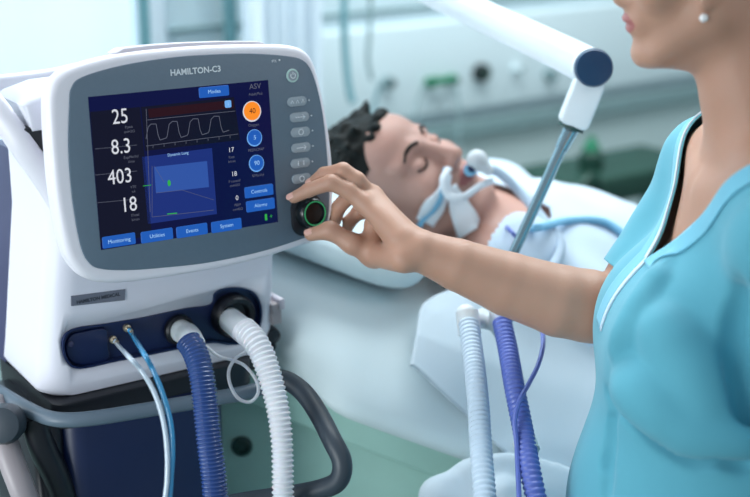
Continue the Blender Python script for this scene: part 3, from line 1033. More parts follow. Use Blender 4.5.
# body column
u0 = HF.hit(66, 430, VW + 0.03)[0]; u1 = HF.hit(222, 440, VW + 0.0)[0]
mb = MB(); prism(mb, TF, rrect(u0, 0.035, u1, 0.24, 0.03), 0.32, zr - 0.02, 0.004, 2); mb.build('cabinet', 'navytrolley', tr)
mb = MB(); prism(mb, TF, rrect(u0 - 0.036, 0.045, u0 + 0.004, 0.22, 0.012), 0.32, zr - 0.018, 0.004, 2); mb.build('side_cover', 'darkblack', tr)
mb = MB()
a0 = HF.hit(40, 425, VW + 0.02)[0]
P = cr([HF.P(a0 + 0.0, zr - 0.01, -0.06), HF.P(a0 + 0.006, zr - 0.05, -0.055), HF.P(a0 + 0.025, zr - 0.12, -0.05), HF.P(a0 + 0.045, zr - 0.25, -0.06), HF.P(a0 + 0.05, 0.4, -0.08)], 6)
sweep(mb, P, 0.02, 14, flat=0.9); mb.build('side_column', 'darkblack', tr)
P = cr([at(-8, 400, 1.80), at(4, 438, 1.77), at(14, 468, 1.76), at(26, 500, 1.76), at(44, 560, 1.78)], 6)
mb = MB(); sweep(mb, P, 0.0165, 14, flat=0.8); mb.build('side_leg', 'legp', tr)
P = cr([at(-14, 404, 1.74), at(2, 418, 1.74), at(12, 424, 1.75)], 6)
mb = MB()
o0 = at(4, 424, 1.74)
lathe(mb, Frame(o0, RX, UP, -FW), 0, 0, [(0.018, -0.025), (0.024, -0.02), (0.026, 0.0), (0.022, 0.014), (0.012, 0.017)], 22); mb.build('clamp_knob', 'tube_rail', tr)
# base and castors (below the frame)
mb = MB(); prism(mb, TF, rrect(u0 - 0.02, 0.02, u1 + 0.0, 0.25, 0.05), 0.2, 0.33, 0.01, 3, back=True); mb.build('base_block', 'darkblack', tr)
for sx, sy in ((-1, 1), (1, 1), (-1, -1), (1, -1)):
    c = Vector(((u0 + u1) / 2 - .05, 0.10))
    e = (c.x + sx * 0.20, c.y - sy * 0.20)
    P = [TF.P(c.x + sx * 0.08, c.y - sy * 0.1, 0.22), TF.P((c.x + sx * 0.08 + e[0]) / 2, (c.y - sy * 0.1 + e[1]) / 2, 0.17), TF.P(e[0], e[1], 0.13)]
    mb = MB(); sweep(mb, cr(P, 4), 0.022, 12); lg = mb.build('base_leg', 'legp', tr)
    mb = MB(); wp = TF.P(e[0], e[1], 0.05)
    lathe(mb, Frame(wp, hn, (0, 0, 1), hx), 0, 0, [(0.044, -0.013), (0.05, -0.008), (0.05, 0.008), (0.044, 0.013)], 24)
    sweep(mb, [wp, TF.P(e[0], e[1], 0.12)], 0.01, 8)
    mb.build('castor', 'darkblack', lg)


# ------------------------------------------------------------ breathing hoses on the ventilator
def corrugated(mb, pts, r, pitch, amp, n=20, mi=0, taper=0.0):
    P, s_ = resample(pts, pitch / 8)
    rad = [r - taper * min(1, x / .17) + amp * math.sin(2 * math.pi * x / pitch) for x in s_]
    sweep(mb, P, rad, n, mi=mi)


t = thing('blue_breathing_hose', at(190, 350, 1.7), 'ribbed dark blue breathing hose with white cuff plugged into the middle port', 'hose')
p0 = HF.P(pu2, pv2, VW)
cuffe = at(193, 347, 1.715)
P = cr([p0 + hn * -0.004, p0 + hn * 0.022, cuffe + (p0 + hn * 0.03 - cuffe) * 0.35, cuffe], 8)
mb = MB(); sweep(mb, P, [0.0155] * 6 + [0.016] * (len(P) - 6), 24); mb.build('cuff', 'cuff', t)
P = cr([at(188, 341, 1.72), at(195, 352, 1.71), at(201, 372, 1.70), at(205, 400, 1.695), at(209, 440, 1.69), at(214, 480, 1.69), at(217, 530, 1.69), at(220, 620, 1.68), at(245, 720, 1.66), at(330, 790, 1.65), at(450, 780, 1.655), at(530, 715, 1.68), at(545, 665, 1.70)], 14)
mb = MB(); corrugated(mb, P, 0.0150, 0.0048, 0.0011); mb.build('ribbed_hose', 'bluehose', t)

t = thing('white_breathing_hose', at(262, 350, 1.7), 'ribbed white breathing hose plugged into the large black ring port', 'hose')
p0 = HF.P(pu, pv, VW)
ce = at(249, 335, 1.735)
P = cr([HF.at(229, 319, VW - 0.004), HF.at(233, 322, VW + 0.03), ce], 8)
mb = MB(); sweep(mb, P, [0.0165] * len(P), 24); mb.build('cuff', 'cuff', t)
P = cr([at(243, 329, 1.745), at(254, 340, 1.73), at(263, 356, 1.72), at(271, 380, 1.71), at(278, 410, 1.70), at(282, 445, 1.695), at(283, 500, 1.69), at(284, 560, 1.69), at(290, 640, 1.69), at(325, 705, 1.69), at(390, 730, 1.69), at(450, 710, 1.69), at(480, 665, 1.70)], 14)
mb = MB(); corrugated(mb, P, 0.0158, 0.0062, 0.0012, taper=.0032); mb.build('ribbed_hose', 'whitehose', t)
# white tether loop
P = cr([at(206, 346, 1.745), at(218, 356, 1.74), at(232, 360, 1.74), at(245, 366, 1.735), at(256, 380, 1.735), at(258, 393, 1.73), at(250, 402, 1.73), at(238, 398, 1.73), at(230, 384, 1.735), at(229, 370, 1.735), at(236, 358, 1.74), at(248, 350, 1.74), at(254, 342, 1.74)], 8)
mb = MB(); sweep(mb, P, 0.0022, 8)
tag(mb.build('tether_strap', 'whitehose'), 'thin white looped strap hanging between the blue and the white breathing hose', 'strap')
P = cr([at(203, 338, 1.76), at(212, 348, 1.75), at(228, 352, 1.748), at(244, 348, 1.75)], 6)
# thin sensor tubes
P = cr([HF.at(115, 341, VW + 0.003), HF.at(118, 345, VW + 0.02), at(128, 356, 1.62), at(141, 370, 1.61), at(154, 392, 1.61), at(163, 420, 1.61), at(167, 450, 1.61), at(167, 480, 1.61), at(164, 520, 1.61), at(168, 600, 1.61), at(200, 700, 1.61), at(320, 760, 1.61), at(440, 750, 1.63), at(515, 690, 1.66)], 10)
mb = MB(); sweep(mb, P, 0.0029, 10)
tag(mb.build('sensor_tube', 'cleartube'), 'thin clear sensor tube curving down from the lower brass port', 'tube')
P = cr([HF.at(129, 329.5, VW + 0.004), HF.at(133, 336, VW + 0.02), at(143, 352, 1.62), at(152, 368, 1.615), at(162, 392, 1.615), at(170, 420, 1.615), at(172.5, 450, 1.615), at(171, 480, 1.615), at(169, 520, 1.615), at(173, 600, 1.62), at(206, 692, 1.62), at(320, 750, 1.62), at(440, 740, 1.64), at(515, 680, 1.67)], 10)
mb = MB(); sweep(mb, P, 0.0031, 10)
tag(mb.build('sensor_tube', 'cyantube'), 'thin bright blue sensor tube beside the clear one, from the upper brass port', 'tube')

# ------------------------------------------------------------ heads (shared by both people)
def head_sdf(fd, c, u, f, s, female=False):
    ez, ey, nz, cz = (.024, -.008, -.010, .008) if female else (0, 0, 0, 0)
    u = Vector(u).normalized(); f = Vector(f); f = (f - u * f.dot(u)).normalized(); r = f.cross(u)
    c = Vector(c)
    R = [list(r), list(u), list(f)]

    def L(x, y, z): return c + (r * x + u * y + f * z) * s
    fd.ell(L(0, .035, -.018), (.076 * s, .082 * s, .096 * s), R, 0.02)
    fd.ell(L(0, -.025, .03), (.062 * s, .085 * s, .062 * s), R, 0.025)
    fd.ell(L(0, .045, .045), (.058 * s, .05 * s, .05 * s), R, 0.02)
    jw = .050 if female else .054
    for sx in (-1, 1):
        fd.chain([L(sx * .064, -.02, -.005), L(sx * jw, -.062, .005), L(sx * .022, -.103, .066)], [.014 * s, .018 * s, .016 * s], 0.022)
        fd.ell(L(sx * .038, -.03, .066), (.024 * s, .022 * s, .02 * s), R, 0.018)
        fd.cap(L(sx * .014, .018, .088), L(sx * .048, .018, .07), .010 * s, .009 * s, 0.014)
        fd.ell(L(sx * .032, -.002, .094), (.016 * s, .010 * s, .011 * s), R, 0.012, sub=True)
        fd.ell(L(sx * .031, -.003, .0775), (.0145 * s, .0105 * s, .0125 * s), R, 0.004)
        # ears
        fd.ell(L(sx * .074, -.012 + ey, -.012 + ez), (.0065 * s, .031 * s, .018 * s), R, 0.006)
        fd.ell(L(sx * .080, .006 + ey, -.018 + ez), (.005 * s, .016 * s, .016 * s), R, 0.005)
        fd.ell(L(sx * .075, -.040 + ey, -.006 + ez), (.005 * s, .010 * s, .008 * s), R, 0.004)
        fd.ell(L(sx * .082, -.012 + ey, -.010 + ez), (.004 * s, .014 * s, .007 * s), R, 0.004, sub=True)
        fd.ell(L(sx * .0115, -.041, .1 + nz), (.0085 * s, .0075 * s, .010 * s), R, 0.006)
        fd.ell(L(sx * .007, -.049, .104 + nz), (.0035 * s, .004 * s, .005 * s), R, 0.002, sub=True)
    fd.ell(L(0, -.104 - cz * .3, .072 + cz), (.022 * s, .017 * s, .017 * s), R, 0.02)
    fd.cap(L(0, -.06, .05), L(0, -.1, .04), .038 * s, .030 * s, 0.02)
    fd.cap(L(0, .012, .088), L(0, -.034, .108 + nz), .0085 * s, .0115 * s, 0.012)
    fd.ell(L(0, -.038, .111 + nz), (.0105 * s, .009 * s, .009 * s), R, 0.006)
    fd.ell(L(0, -.066, .0835), (.027 * s, .018 * s, .014 * s), R, 0.014)
    fd.ell(L(0, -.0625, .0945), (.022 * s, .0052 * s, .0085 * s), R, 0.003)
    fd.ell(L(0, -.0745, .0915), (.019 * s, .0062 * s, .0085 * s), R, 0.003)
    fd.cap(L(-.02, -.0685, .1), L(.02, -.0685, .1), .0018 * s, .0018 * s, 0.002, sub=True)
    return L, r, u, f


def bvh_of(V, Fc):
    return BVHTree.FromPolygons([tuple(v) for v in V], [tuple(f) for f in Fc.tolist()])


# ------------------------------------------------------------ bed
TH = math.atan(0.42)
BE = Vector((math.cos(TH), 0, -math.sin(TH)))
BN = Vector((math.sin(TH), 0, math.cos(TH)))
B0 = Vector((0, 2.2, 1.08))
XH = 0.58


def bedz(x):
    if x < XH - 0.06: return 1.08 - 0.42 * x
    zf = 1.08 - 0.42 * XH
    if x > XH + 0.06: return zf
    t_ = (x - XH + 0.06) / 0.12
    return (1.08 - 0.42 * x) * (1 - t_) + zf * t_ + 0.004 * math.sin(math.pi * t_)


def bp_(s, y, h): return Vector((B0 + BE * s + BN * h).to_tuple()[:1] + (y,) + (B0 + BE * s + BN * h).to_tuple()[2:])


YN, YF = 1.90, 2.78
XL, XR_ = -0.212, 1.55
bed = thing('hospital_bed', (0.4, 2.34, 0), 'hospital bed frame with raised back section and grey green side panels under the pale mattress', 'bed')


def slab(xs, dz0, dz1, y0, y1, r, ny=10, wr=0.0, seed=0):
    """closed slab following the bed line; dz0..dz1 below / above the bed line"""
    prof = rrect(y0, dz0, y1, dz1, r, 5)
    # densify
    pr = []
    for i in range(len(prof)):
        a, b = prof[i], prof[(i + 1) % len(prof)]
        n = max(1, int(math.hypot(b[0] - a[0], b[1] - a[1]) / 0.03))
        for k in range(n): pr.append((a[0] + (b[0] - a[0]) * k / n, a[1] + (b[1] - a[1]) * k / n))
    vs = []
    N = len(xs)
    cy, cz = (y0 + y1) / 2, (dz0 + dz1) / 2
    for i, x in enumerate(xs):
        e = min(i, N - 1 - i)
        sh = [0.90, 0.965, 0.99, 1.0][min(e, 3)]
        for (y, z) in pr:
            yy = cy + (y - cy) * (1 - (1 - sh) * 0.2)
            zz = cz + (z - cz) * sh
            vs.append([x, yy, bedz(x) + zz])
    vs = np.array(vs)
    if wr:
        n3 = noise3(vs, 9, seed) * wr + noise3(vs, 26, seed + 1) * wr * 0.5
        vs[:, 2] += n3 * 0.6
        vs[:, 1] += n3
    n = len(pr)
    fs = [[i * n + k, i * n + (k + 1) % n, (i + 1) * n + (k + 1) % n, (i + 1) * n + k] for i in range(N - 1) for k in range(n)]
    fs += [list(range(n)), [(N - 1) * n + k for k in range(n)]]
    return vs, fs


xs = [XL, XL + 0.008, XL + 0.02] + list(np.linspace(XL + 0.04, XR_ - 0.04, 90)) + [XR_ - 0.02, XR_ - 0.008, XR_]
vs, fs = slab(xs, -0.165, 0.0, YN, YF, 0.075, wr=0.004, seed=3)
for q in vs:
    if q[1] < YN + .1: q[1] -= .11 * min(1, max(0, (bedz(q[0]) - q[2]) / .14)) * min(1, max(0, (q[0] + .17) / .12))
mb = MB(); mb.add(vs, fs)
tag(mb.build('mattress', 'linen', angle=80), 'thick pale blue white sheeted mattress sloping down from behind the ventilator', 'mattress')
xs2 = list(np.linspace(XL - 0.02, XR_ + 0.02, 60))
vs, fs = slab(xs2, -0.235, -0.172, YN + 0.0, YF, 0.012)
mb = MB(); mb.add(vs, fs); mb.build('mattress_platform', 'bedgreen', bed, angle=50)
vs, fs = slab(xs2[:34], -0.42, -0.238, YN + 0.03, YN + 0.06, 0.01)
mb = MB(); mb.add(vs, fs); sp = mb.build('side_panel', 'bedgreen', bed, angle=50)
u = at(228, 437, 2.1)
mb = MB(); c = Vector((-0.2, YN + 0.03, bedz(-0.2) - 0.315))
lathe(mb, Frame(c, (1, 0, 0), (0, 0, 1), (0, -1, 0)), 0, 0, [(0.016, -0.005), (0.016, 0.004), (0.011, 0.006), (0.008, 0.0)], 20); mb.build('fixing_hole', 'beddark', sp)
mb = MB(); box(mb, (XL, YN + 0.05, 0.52), (XR_, YN + 0.11, 0.58), bev=0.01); box(mb, (XL, YF - 0.11, 0.52), (XR_, YF - 0.05, 0.58), bev=0.01)
mb.build('base_frame', 'bedgreen', bed)
mb = MB(); box(mb, (0.0, 2.2, 0.25), (0.25, 2.45, 0.56), bev=0.02); box(mb, (0.9, 2.2, 0.25), (1.15, 2.45, 0.62), bev=0.02); box(mb, (-0.15, 2.0, 0.14), (1.3, 2.65, 0.25), bev=0.03)
box(mb, (0.06, YN + 0.06, 0.5), (0.14, YF - 0.06, 0.56)); box(mb, (0.98, YN + 0.06, 0.5), (1.06, YF - 0.06, 0.61))
mb.build('lifting_column', 'beddark', bed)
for x in (-0.08, 1.25):
    for y in (2.02, 2.63):
        mb = MB(); lathe(mb, Frame((x, y, 0.07), (1, 0, 0), (0, 0, 1), (0, -1, 0)), 0, 0, [(0.06, -0.018), (0.07, -0.01), (0.07, 0.01), (0.06, 0.018)], 24)
        sweep(mb, [(x, y, 0.07), (x, y, 0.15)], 0.014, 10)
        mb.build('castor', 'beddark', bed)

# ------------------------------------------------------------ patient
pat = thing('person', (0.3, 2.2, bedz(0.3)), 'dark haired patient lying in bed with closed eyes and a breathing tube', 'person')
HC = Vector((0.037, 2.165, 1.193))
fd = Field((-0.12, 1.88, 0.82), (1.45, 2.56, 1.38), 0.0042)
PL, pr_, pu_, pf_ = head_sdf(fd, HC, (-.83, .08, .55), (.44, -.50, .74), 1.08)
fd.chain([HC + (bp_(0.13, 2.2, .10) - HC) * 0.35, bp_(0.17, 2.2, .085)], [.056, .066], 0.03)
for sy in (-1, 1):
    y = 2.2 + sy * 0.165
    fd.chain([bp_(.15, 2.2 + sy * .05, .10), bp_(.185, y, .095)], [.045, .055], 0.04)
    fd.chain([bp_(.19, y + sy * .01, .085), bp_(.46, y + sy * .04, .06), bp_(.68, 2.2 + sy * 0.13, .11), bp_(.75, 2.2 + sy * 0.09, .115)], [.055, .043, .032, .028], 0.02)
    hipp = Vector((XH + .02, 2.2 + sy * .09, bedz(1) + .085))
    fd.chain([hipp, Vector((1.0, 2.2 + sy * .1, bedz(1) + .075)), Vector((1.4, 2.2 + sy * .1, bedz(1) + .055))], [.085, .058, .04], 0.03)
    fd.chain([Vector((1.38, 2.2 + sy * .1, bedz(1) + .05)), Vector((1.40, 2.2 + sy * .11, bedz(1) + .15))], [.038, .03], 0.02)
    w = bp_(.75, 2.2 + sy * 0.09, .115)
    for q in range(4):
        fd.cap(w + Vector((.03, -sy * .012 * (q - 1.5) , -.01)), w + Vector((.095, -sy * (.018 * (q - 1.5) + .02), -.022)), .011, .008, 0.005)
    fd.cap(w, w + Vector((.05, 0, -.01)), .026, .026, 0.015)
    fd.cap(w + Vector((.01, sy * -.02, 0)), w + Vector((.06, sy * -.055, 0)), .011, .009, 0.006)
RB = [list(BE), [0, 1, 0], list(BN)]
fd.ell(bp_(.33, 2.2, .095), (.21, .165, .105), RB, 0.05)
fd.ell(bp_(.50, 2.2, .085), (.20, .15, .10), RB, 0.05)
V, Fc = fd.mesh()
cen = V[Fc].mean(1)
hl = cen - np.array(HC)
lx, ly, lz = hl @ np.array(pr_) / 1.06, hl @ np.array(pu_) / 1.06, hl @ np.array(pf_) / 1.06
lips = (np.abs(lx) < .026) & (ly < -.057) & (ly > -.0815) & (lz > .083) & (((lx / .026) ** 2 + ((ly + .0685) / .0125) ** 2) < 1)
body_mesh('body', V, Fc, ['pskin', 'lip'], pat, lips.astype(int))
PB = bvh_of(V, Fc)


def on_face(B, Lf, x, y, f, off, sc=1.0):
    """point on the face surface at local (x, y), pushed out by off"""
    o_ = Lf(x, y, .25)
    h = B.ray_cast(o_, -f)
    return (h[0] + f * off) if h[0] is not None else Lf(x, y, .08)


for sx, nm in ((-1, 'eyebrow'), (1, 'eyebrow')):
    mb = MB(); pts = [on_face(PB, PL, sx * x, y, pf_, .0005) for x, y in ((.012, .017), (.022, .022), (.034, .023), (.046, .017))]
    sweep(mb, cr(pts, 4), [.0030] * 4 + [.0030] * 5 + [.002] * 4, 8); mb.build('eyebrow', 'hair2', pat)
    mb = MB(); pts = [on_face(PB, PL, sx * x, y, pf_, .0003) for x, y in ((.017, -.006), (.025, -.0115), (.034, -.0115), (.044, -.006))]
    sweep(mb, cr(pts, 4), .0019, 6); mb.build('eyelashes', 'hair2', pat)

# hair: tufted cap
fh = Field((-0.22, 1.98, 1.02), (0.18, 2.36, 1.42), 0.0035)
Rh = [list(pr_), list(pu_), list(pf_)]
fh.ell(PL(0, .050, -.018), (.086, .083, .112), Rh, 0.01)
rg = np.random.default_rng(5)
for k in range(260):
    a = rg.uniform(0, 2 * math.pi); b = rg.uniform(-0.15, 1.0)
    n_ = Vector((math.cos(a) * math.sqrt(max(0, 1 - b * b)), b, math.sin(a) * math.sqrt(max(0, 1 - b * b))))
    p = Vector((n_.x * .082, .050 + n_.y * .077, -.018 + n_.z * .106))
    if p.z > .03 and p.y < .075: continue
    q = p + Vector((n_.x * .006 + rg.normal(0, .010), n_.y * .006, n_.z * .006 + rg.normal(0, .009)))
    fh.cap(PL(*p), PL(*q), .0085, .003, 0.005)
V2, F2 = fh.mesh()
cen = V2[F2].mean(1) - np.array(HC)
lx, ly, lz = cen @ np.array(pr_) / 1.06, cen @ np.array(pu_) / 1.06, cen @ np.array(pf_) / 1.06
wob = .008 * np.sin(lx * 90) + 0.005 * np.sin(lx * 260)
line_ = np.where(lz > .035, .060, .060 - (.035 - lz) * 1.75) + wob
keep = (ly > line_) & (ly > -.075)
body_mesh('hair', V2, F2[keep], 'hair2', pat)


def hitpx(B, px, py, off=0.003):
    r = ray(px, py).normalized()
    h = B.ray_cast(CAM, r)
    if h[0] is None: return None
    return h[0] + h[1] * off * (1 if h[1].dot(r) < 0 else -1)


def ribbon(mb, B, pts, off=0.004, mi=0, n=5, steps=8):
    """pts: (px,py,half width px along normal of path); laid on the surface"""
    P = cr([(a, b, c) for a, b, c in pts], steps)
    rows = []
    for i, p in enumerate(P):
        a = P[max(0, i - 1)]; b = P[min(len(P) - 1, i + 1)]
        t_ = np.array(b[:2]) - np.array(a[:2]); t_ /= np.linalg.norm(t_) + 1e-9
        nn = np.array([-t_[1], t_[0]])
        row = []
        for k in range(n):
            q = np.array(p[:2]) + nn * p[2] * (2 * k / (n - 1) - 1)
            row.append(hitpx(B, q[0], q[1], off))
        rows.append(row)
    vs, ok = [], []
    last = None
    for row in rows:
        for q in row:
            if q is None: q = last if last is not None else Vector(at(p[0], p[1], 2.3))
            last = q
            vs.append(q)
    fs = []
    for i in range(len(rows) - 1):
        for k in range(n - 1):
            a = i * n + k
            q = [a, a + 1, a + n + 1, a + n]
            if max((Vector(vs[q[0]]) - Vector(vs[j])).length for j in q) < 0.03: fs.append(q)
    mb.add(vs, fs, mi)


def sol(o, t_):
    md = o.modifiers.new('solid', 'SOLIDIFY'); md.thickness = t_; md.offset = 1
    return o


# gown over chest and shoulders
fg = Field((0.02, 1.88, 0.82), (0.75, 2.56, 1.30), 0.006)
for sy in (-1, 1):
    y = 2.2 + sy * 0.165
    fg.chain([bp_(.15, 2.2 + sy * .06, .10), bp_(.185, y, .105)], [.05, .068], 0.04)
    fg.chain([bp_(.19, y + sy * .01, .09), bp_(.46, y + sy * .045, .075)], [.07, .058], 0.03)
fg.ell(bp_(.34, 2.2, .10), (.225, .18, .122), RB, 0.05)
fg.ell(bp_(.52, 2.2, .09), (.20, .17, .118), RB, 0.05)
X = np.stack(np.meshgrid(*[np.arange(fg.n[k]) * fg.h + fg.lo[k] for k in range(3)], indexing='ij'), -1)
fg.d += (noise3(X, 30, 7) * 0.008 + noise3(X, 65, 8) * 0.005).astype(np.float32)
V3, F3 = fg.mesh()
cen = V3[F3].mean(1)
sl = (cen - np.array(B0)) @ np.array(BE)
keep = sl > (0.125 + 0.10 * np.exp(-((cen[:, 1] - 2.11) / 0.07) ** 2))
g_ = sol(body_mesh('gown', V3, F3[keep], 'gown', pat), 0.003)
tag(g_, 'white hospital gown')
GB = bvh_of(V3, F3[keep])

# pillow
mb = MB(); vs = []; nu, nv = 40, 40
for i in range(nu + 1):
    for j in range(nv):
        th = math.pi * i / nu; ph = 2 * math.pi * j / nv
        sp_ = lambda v, e: math.copysign(abs(v) ** e, v)
        a = sp_(math.sin(th) * math.cos(ph), 0.45); b = sp_(math.sin(th) * math.sin(ph), 0.45); c_ = sp_(math.cos(th), 0.9)
        s_ = -.095 + a * .165; yy = 2.2 + b * .30
        h = .050 + c_ * .055 * (1 - .35 * max(abs(a), abs(b)) ** 4)
        if c_ > 0: h -= .045 * math.exp(-(((s_ + .02) / .10) ** 2 + ((yy - 2.17) / .10) ** 2)) * c_
        p = bp_(s_, yy, max(h, .002)); vs.append(tuple(p))
vs = np.array(vs); vs[:, 2] += noise3(vs, 22, 3) * .003
fs = [[i * nv + j, i * nv + (j + 1) % nv, (i + 1) * nv + (j + 1) % nv, (i + 1) * nv + j] for i in range(nu) for j in range(nv)]
mb.add(vs, fs)
tag(mb.build('pillow', 'pillow', angle=80), 'pale blue white pillow under the head of the patient', 'pillow')


# blanket over the body, hem hanging on the near side
def cover(x, y):
    b = 0
    if x > 0.05: b = .185 * math.exp(-((y - 2.2) / .235) ** 4) * min(1, (x - .0) / .25)
    if x > XH: b *= 1.12
    return b + 0.012


nt, nx_ = 90, 90
vs = []
for j in range(nt + 1):
    t_ = j / nt
    if t_ < 0.78:
        yy = YF + 0.0 - (YF - YN + 0.022) * t_ / 0.78; dn = 0
    else:
        yy = YN - 0.022; dn = (t_ - 0.78) / 0.22
    m_ = 1 / (1 + math.exp(-(yy - 2.02) / 0.03))
    x0 = 0.055 + 0.36 * m_ - 0.01 * dn
    for i in range(nx_ + 1):
        s_ = i / nx_
        x = x0 + (1.5 - x0) * s_ ** 1.3
        z = bedz(x) + cover(x, yy)
        e = max(0, (YN + 0.03 - yy) / 0.052); z -= 0.018 * e * e
        hang_ = (0.035 + 0.26 * min(1, max(0, x - 0.055) / 0.5)) * dn
        vs.append((x, yy - 0.006 * math.sin(x * 34) * dn - .012 * dn * math.sin(x * 13 + 1), z - hang_))
vs = np.array(vs)
w_ = noise3(vs * np.array([1, 1, .3]), 24, 11) * .010 + noise3(vs, 60, 12) * .0025
vs[:, 2] += np.maximum(w_, -.006) * (vs[:, 1] > YN); vs[:, 1] -= np.abs(w_) * (vs[:, 1] < YN)
for q in vs:
    if q[1] < YN + .02: q[1] -= .115 * min(1, max(0, (bedz(q[0]) - q[2]) / .14))
mb = MB(); fs = [[j * (nx_ + 1) + i, j * (nx_ + 1) + i + 1, (j + 1) * (nx_ + 1) + i + 1, (j + 1) * (nx_ + 1) + i] for j in range(nt) for i in range(nx_)]
mb.add(vs, fs)
o = mb.build('blanket', 'linen2', angle=80); sol(o, 0.005)
tag(o, 'white wrinkled blanket covering the patient and hanging over the near bed edge', 'blanket')

# bunched white cloth hanging low on the near bed side
def bunch(name, c, rx, rz, ry, seed, label, m='linen2'):
    f2 = Field((c[0] - rx - .06, c[1] - ry - .06, c[2] - rz - .06), (c[0] + rx + .06, c[1] + ry + .06, c[2] + rz + .06), .006)
    r2 = np.random.default_rng(seed)
    f2.ell(c, (rx * .8, ry * .7, rz * .8), None, .03)
    for k in range(16):
        a = r2.uniform(-1, 1) * rx * .7; b = r2.uniform(-.3, .8) * rz
        p = Vector(c) + Vector((a, -ry * .45 + r2.normal(0, .01), b)); q = p + Vector((r2.normal(0, .05), r2.normal(0, .01), -r2.uniform(.05, .16)))
        f2.cap(p, q, .022, .012, .02)
    Xn = np.stack(np.meshgrid(*[np.arange(f2.n[k]) * f2.h + f2.lo[k] for k in range(3)], indexing='ij'), -1)
    f2.d += (noise3(Xn, 38, seed) * .010 + noise3(Xn, 85, seed + 1) * .004).astype(np.float32)
    Vv, Ff = f2.mesh()
    mb = MB(); mb.add(Vv, Ff.tolist()); return tag(mb.build(name, m, angle=90), label, 'towel')


bunch('folded_towel', (0.19, 1.76, 0.79), .17, .16, .05, 4, 'crumpled white towel bunched below the blanket hem beside the nurse')

# tube holder, gauze and airway at the mouth
t = thing('airway_tube', tuple(PL(0, -.07, .12)), 'white and blue breathing tube in the mouth of the patient', 'tube')
mouth = PL(.004, -.068, .088)
P = cr([mouth, PL(.002, -.070, .108), at(472, 168, 2.13), at(477, 161, 2.13)], 5)
mb = MB(); sweep(mb, P, .0068, 12); tag(mb.build('inner_tube', 'navy', t), 'dark blue tube end')
mb = MB(); sweep(mb, [PL(0, -.070, .104), at(470, 170, 2.13)], [.010, .010], 16); mb.build('bite_block', 'bluetrim', t)
cpt = at(477, 160, 2.13)
f2 = Field(tuple(np.array(cpt) - .05), tuple(np.array(cpt) + .05), .003)
f2.ell(cpt, (.016, .015, .016), None, .01); f2.cap(cpt, at(488, 170, 2.13), .009, .009, .01)
Vv, Ff = f2.mesh(); mb = MB(); mb.add(Vv, Ff.tolist()); mb.build('round_connector', 'cuff', t, angle=90)
# corrugated tube from the connector over the chest
P = cr([at(486, 168, 2.13), at(500, 173, 2.15), at(520, 192, 2.17), at(545, 222, 2.13), at(560, 246, 2.08), at(548, 275, 2.0), at(520, 305, 1.93), at(505, 322, 1.885)], 12)
mb = MB(); corrugated(mb, P, .0075, .006, .0008, 14)
mb.build('catheter_mount', 'gown', t)
mb = MB()
for pts in ([(446, 176, 5), (440, 192, 6), (433, 206, 11), (425, 222, 9)], [(450, 186, 6), (458, 204, 10), (466, 220, 13), (472, 234, 9)]):
    ribbon(mb, PB, pts, .007)
o = mb.build('face_tape', 'gauze', pat); sol(o, .003)
mb = MB()
P = cr([at(449, 168, 2.11), at(443, 180, 2.10), at(448, 195, 2.10), at(463, 197, 2.10), at(480, 186, 2.12), at(492, 181, 2.15)], 6)
sweep(mb, P, .0058, 10, flat=.6); mb.build('tube_holder', 'gauze', pat)
mb = MB(); ribbon(mb, PB, [(441, 172, 1.6), (438, 190, 2), (433, 205, 2.4), (420, 226, 2.6)], .011); o = mb.build('holder_strap', 'bluetrim', pat); sol(o, .002)

# leads on the chest
def lead(pts, r, m, label, off=.01):
    P = []
    for p in pts:
        if len(p) == 3: P.append(at(*p)); continue
        h = hitpx(GB, p[0], p[1], off) or hitpx(PB, p[0], p[1], off)
        if h is not None: P.append(h)
    mb = MB(); sweep(mb, cr(P, 8), r, 8)
    return tag(mb.build('monitoring_lead', m), label, 'lead')


lead([(490, 205), (500, 222), (530, 232), (565, 226), (600, 226), (625, 240)], .006, 'bluetrim', 'light blue lead running along the gown towards the nurse')
lead([(480, 150), (500, 156), (522, 168), (545, 186)], .005, 'bluetrim', 'light blue lead on the far shoulder of the gown')
lead([(484, 238), (494, 226), (508, 232), (520, 246)], .0032, 'softblue', 'thin blue violet lead looping at the open neck of the gown')

# ------------------------------------------------------------ support arm
sa = thing('support_arm', at(591, 68, 1.95), 'white jointed support arm with a round navy cap above the patient, steel rod below', 'arm')
J = at(591, 68, 1.95)
mb = MB(); P = [J + Vector((0.0, .012, 0)), at(541, 43, 2.02), at(466, 8, 2.12), at(360, -42, 2.26), at(270, -86, 2.4)]
sweep(mb, cr(P, 5), np.linspace(.0265, .0200, 21), 24); mb.build('upper_boom', 'armwhite', sa)
e = at(270, -86, 2.4)
mb = MB(); sweep(mb, [e + Vector((-.03, 0, -.05)), Vector((e.x - .03, e.y, 2.9))], .03, 20); mb.build('ceiling_column', 'armwhite', sa)
kd = (CAM - J).normalized()
ja = (kd + Vector((0.12, 0, 0))).normalized()
jx = ja.cross(Vector((0, 0, 1))).normalized() * -1
JF = Frame(J, jx, ja.cross(jx), ja)
mb = MB(); lathe(mb, JF, 0, 0, [(.026, -.045), (.0275, -.04), (.0275, .026)], 36); mb.build('joint_housing', 'armwhite', sa)
mb = MB(); lathe(mb, JF, 0, 0, [(.0262, .02), (.0262, .034), (.024, .038), (.01, .0395)], 36); tag(mb.build('joint_cap', 'armnavy', sa), 'round navy cap')
mb = MB()
a, b = at(591, 78, 1.945), at(571.5, 126.5, 1.955)
fr2 = Frame(a, (b - a).normalized().cross(ja), (a - b).normalized(), ja)
L_ = (b - a).length
prism(mb, fr2, rrect(-.0212, -L_, .0212, .0, .010, 5), -.02, .02, .004, 3, back=True)
mb.build('lower_sleeve', 'armwhite', sa)
mb = MB(); sweep(mb, [b + (b - a).normalized() * -.002, b + (b - a).normalized() * .004], .0185, 20); mb.build('sleeve_ring', 'beddark', sa)
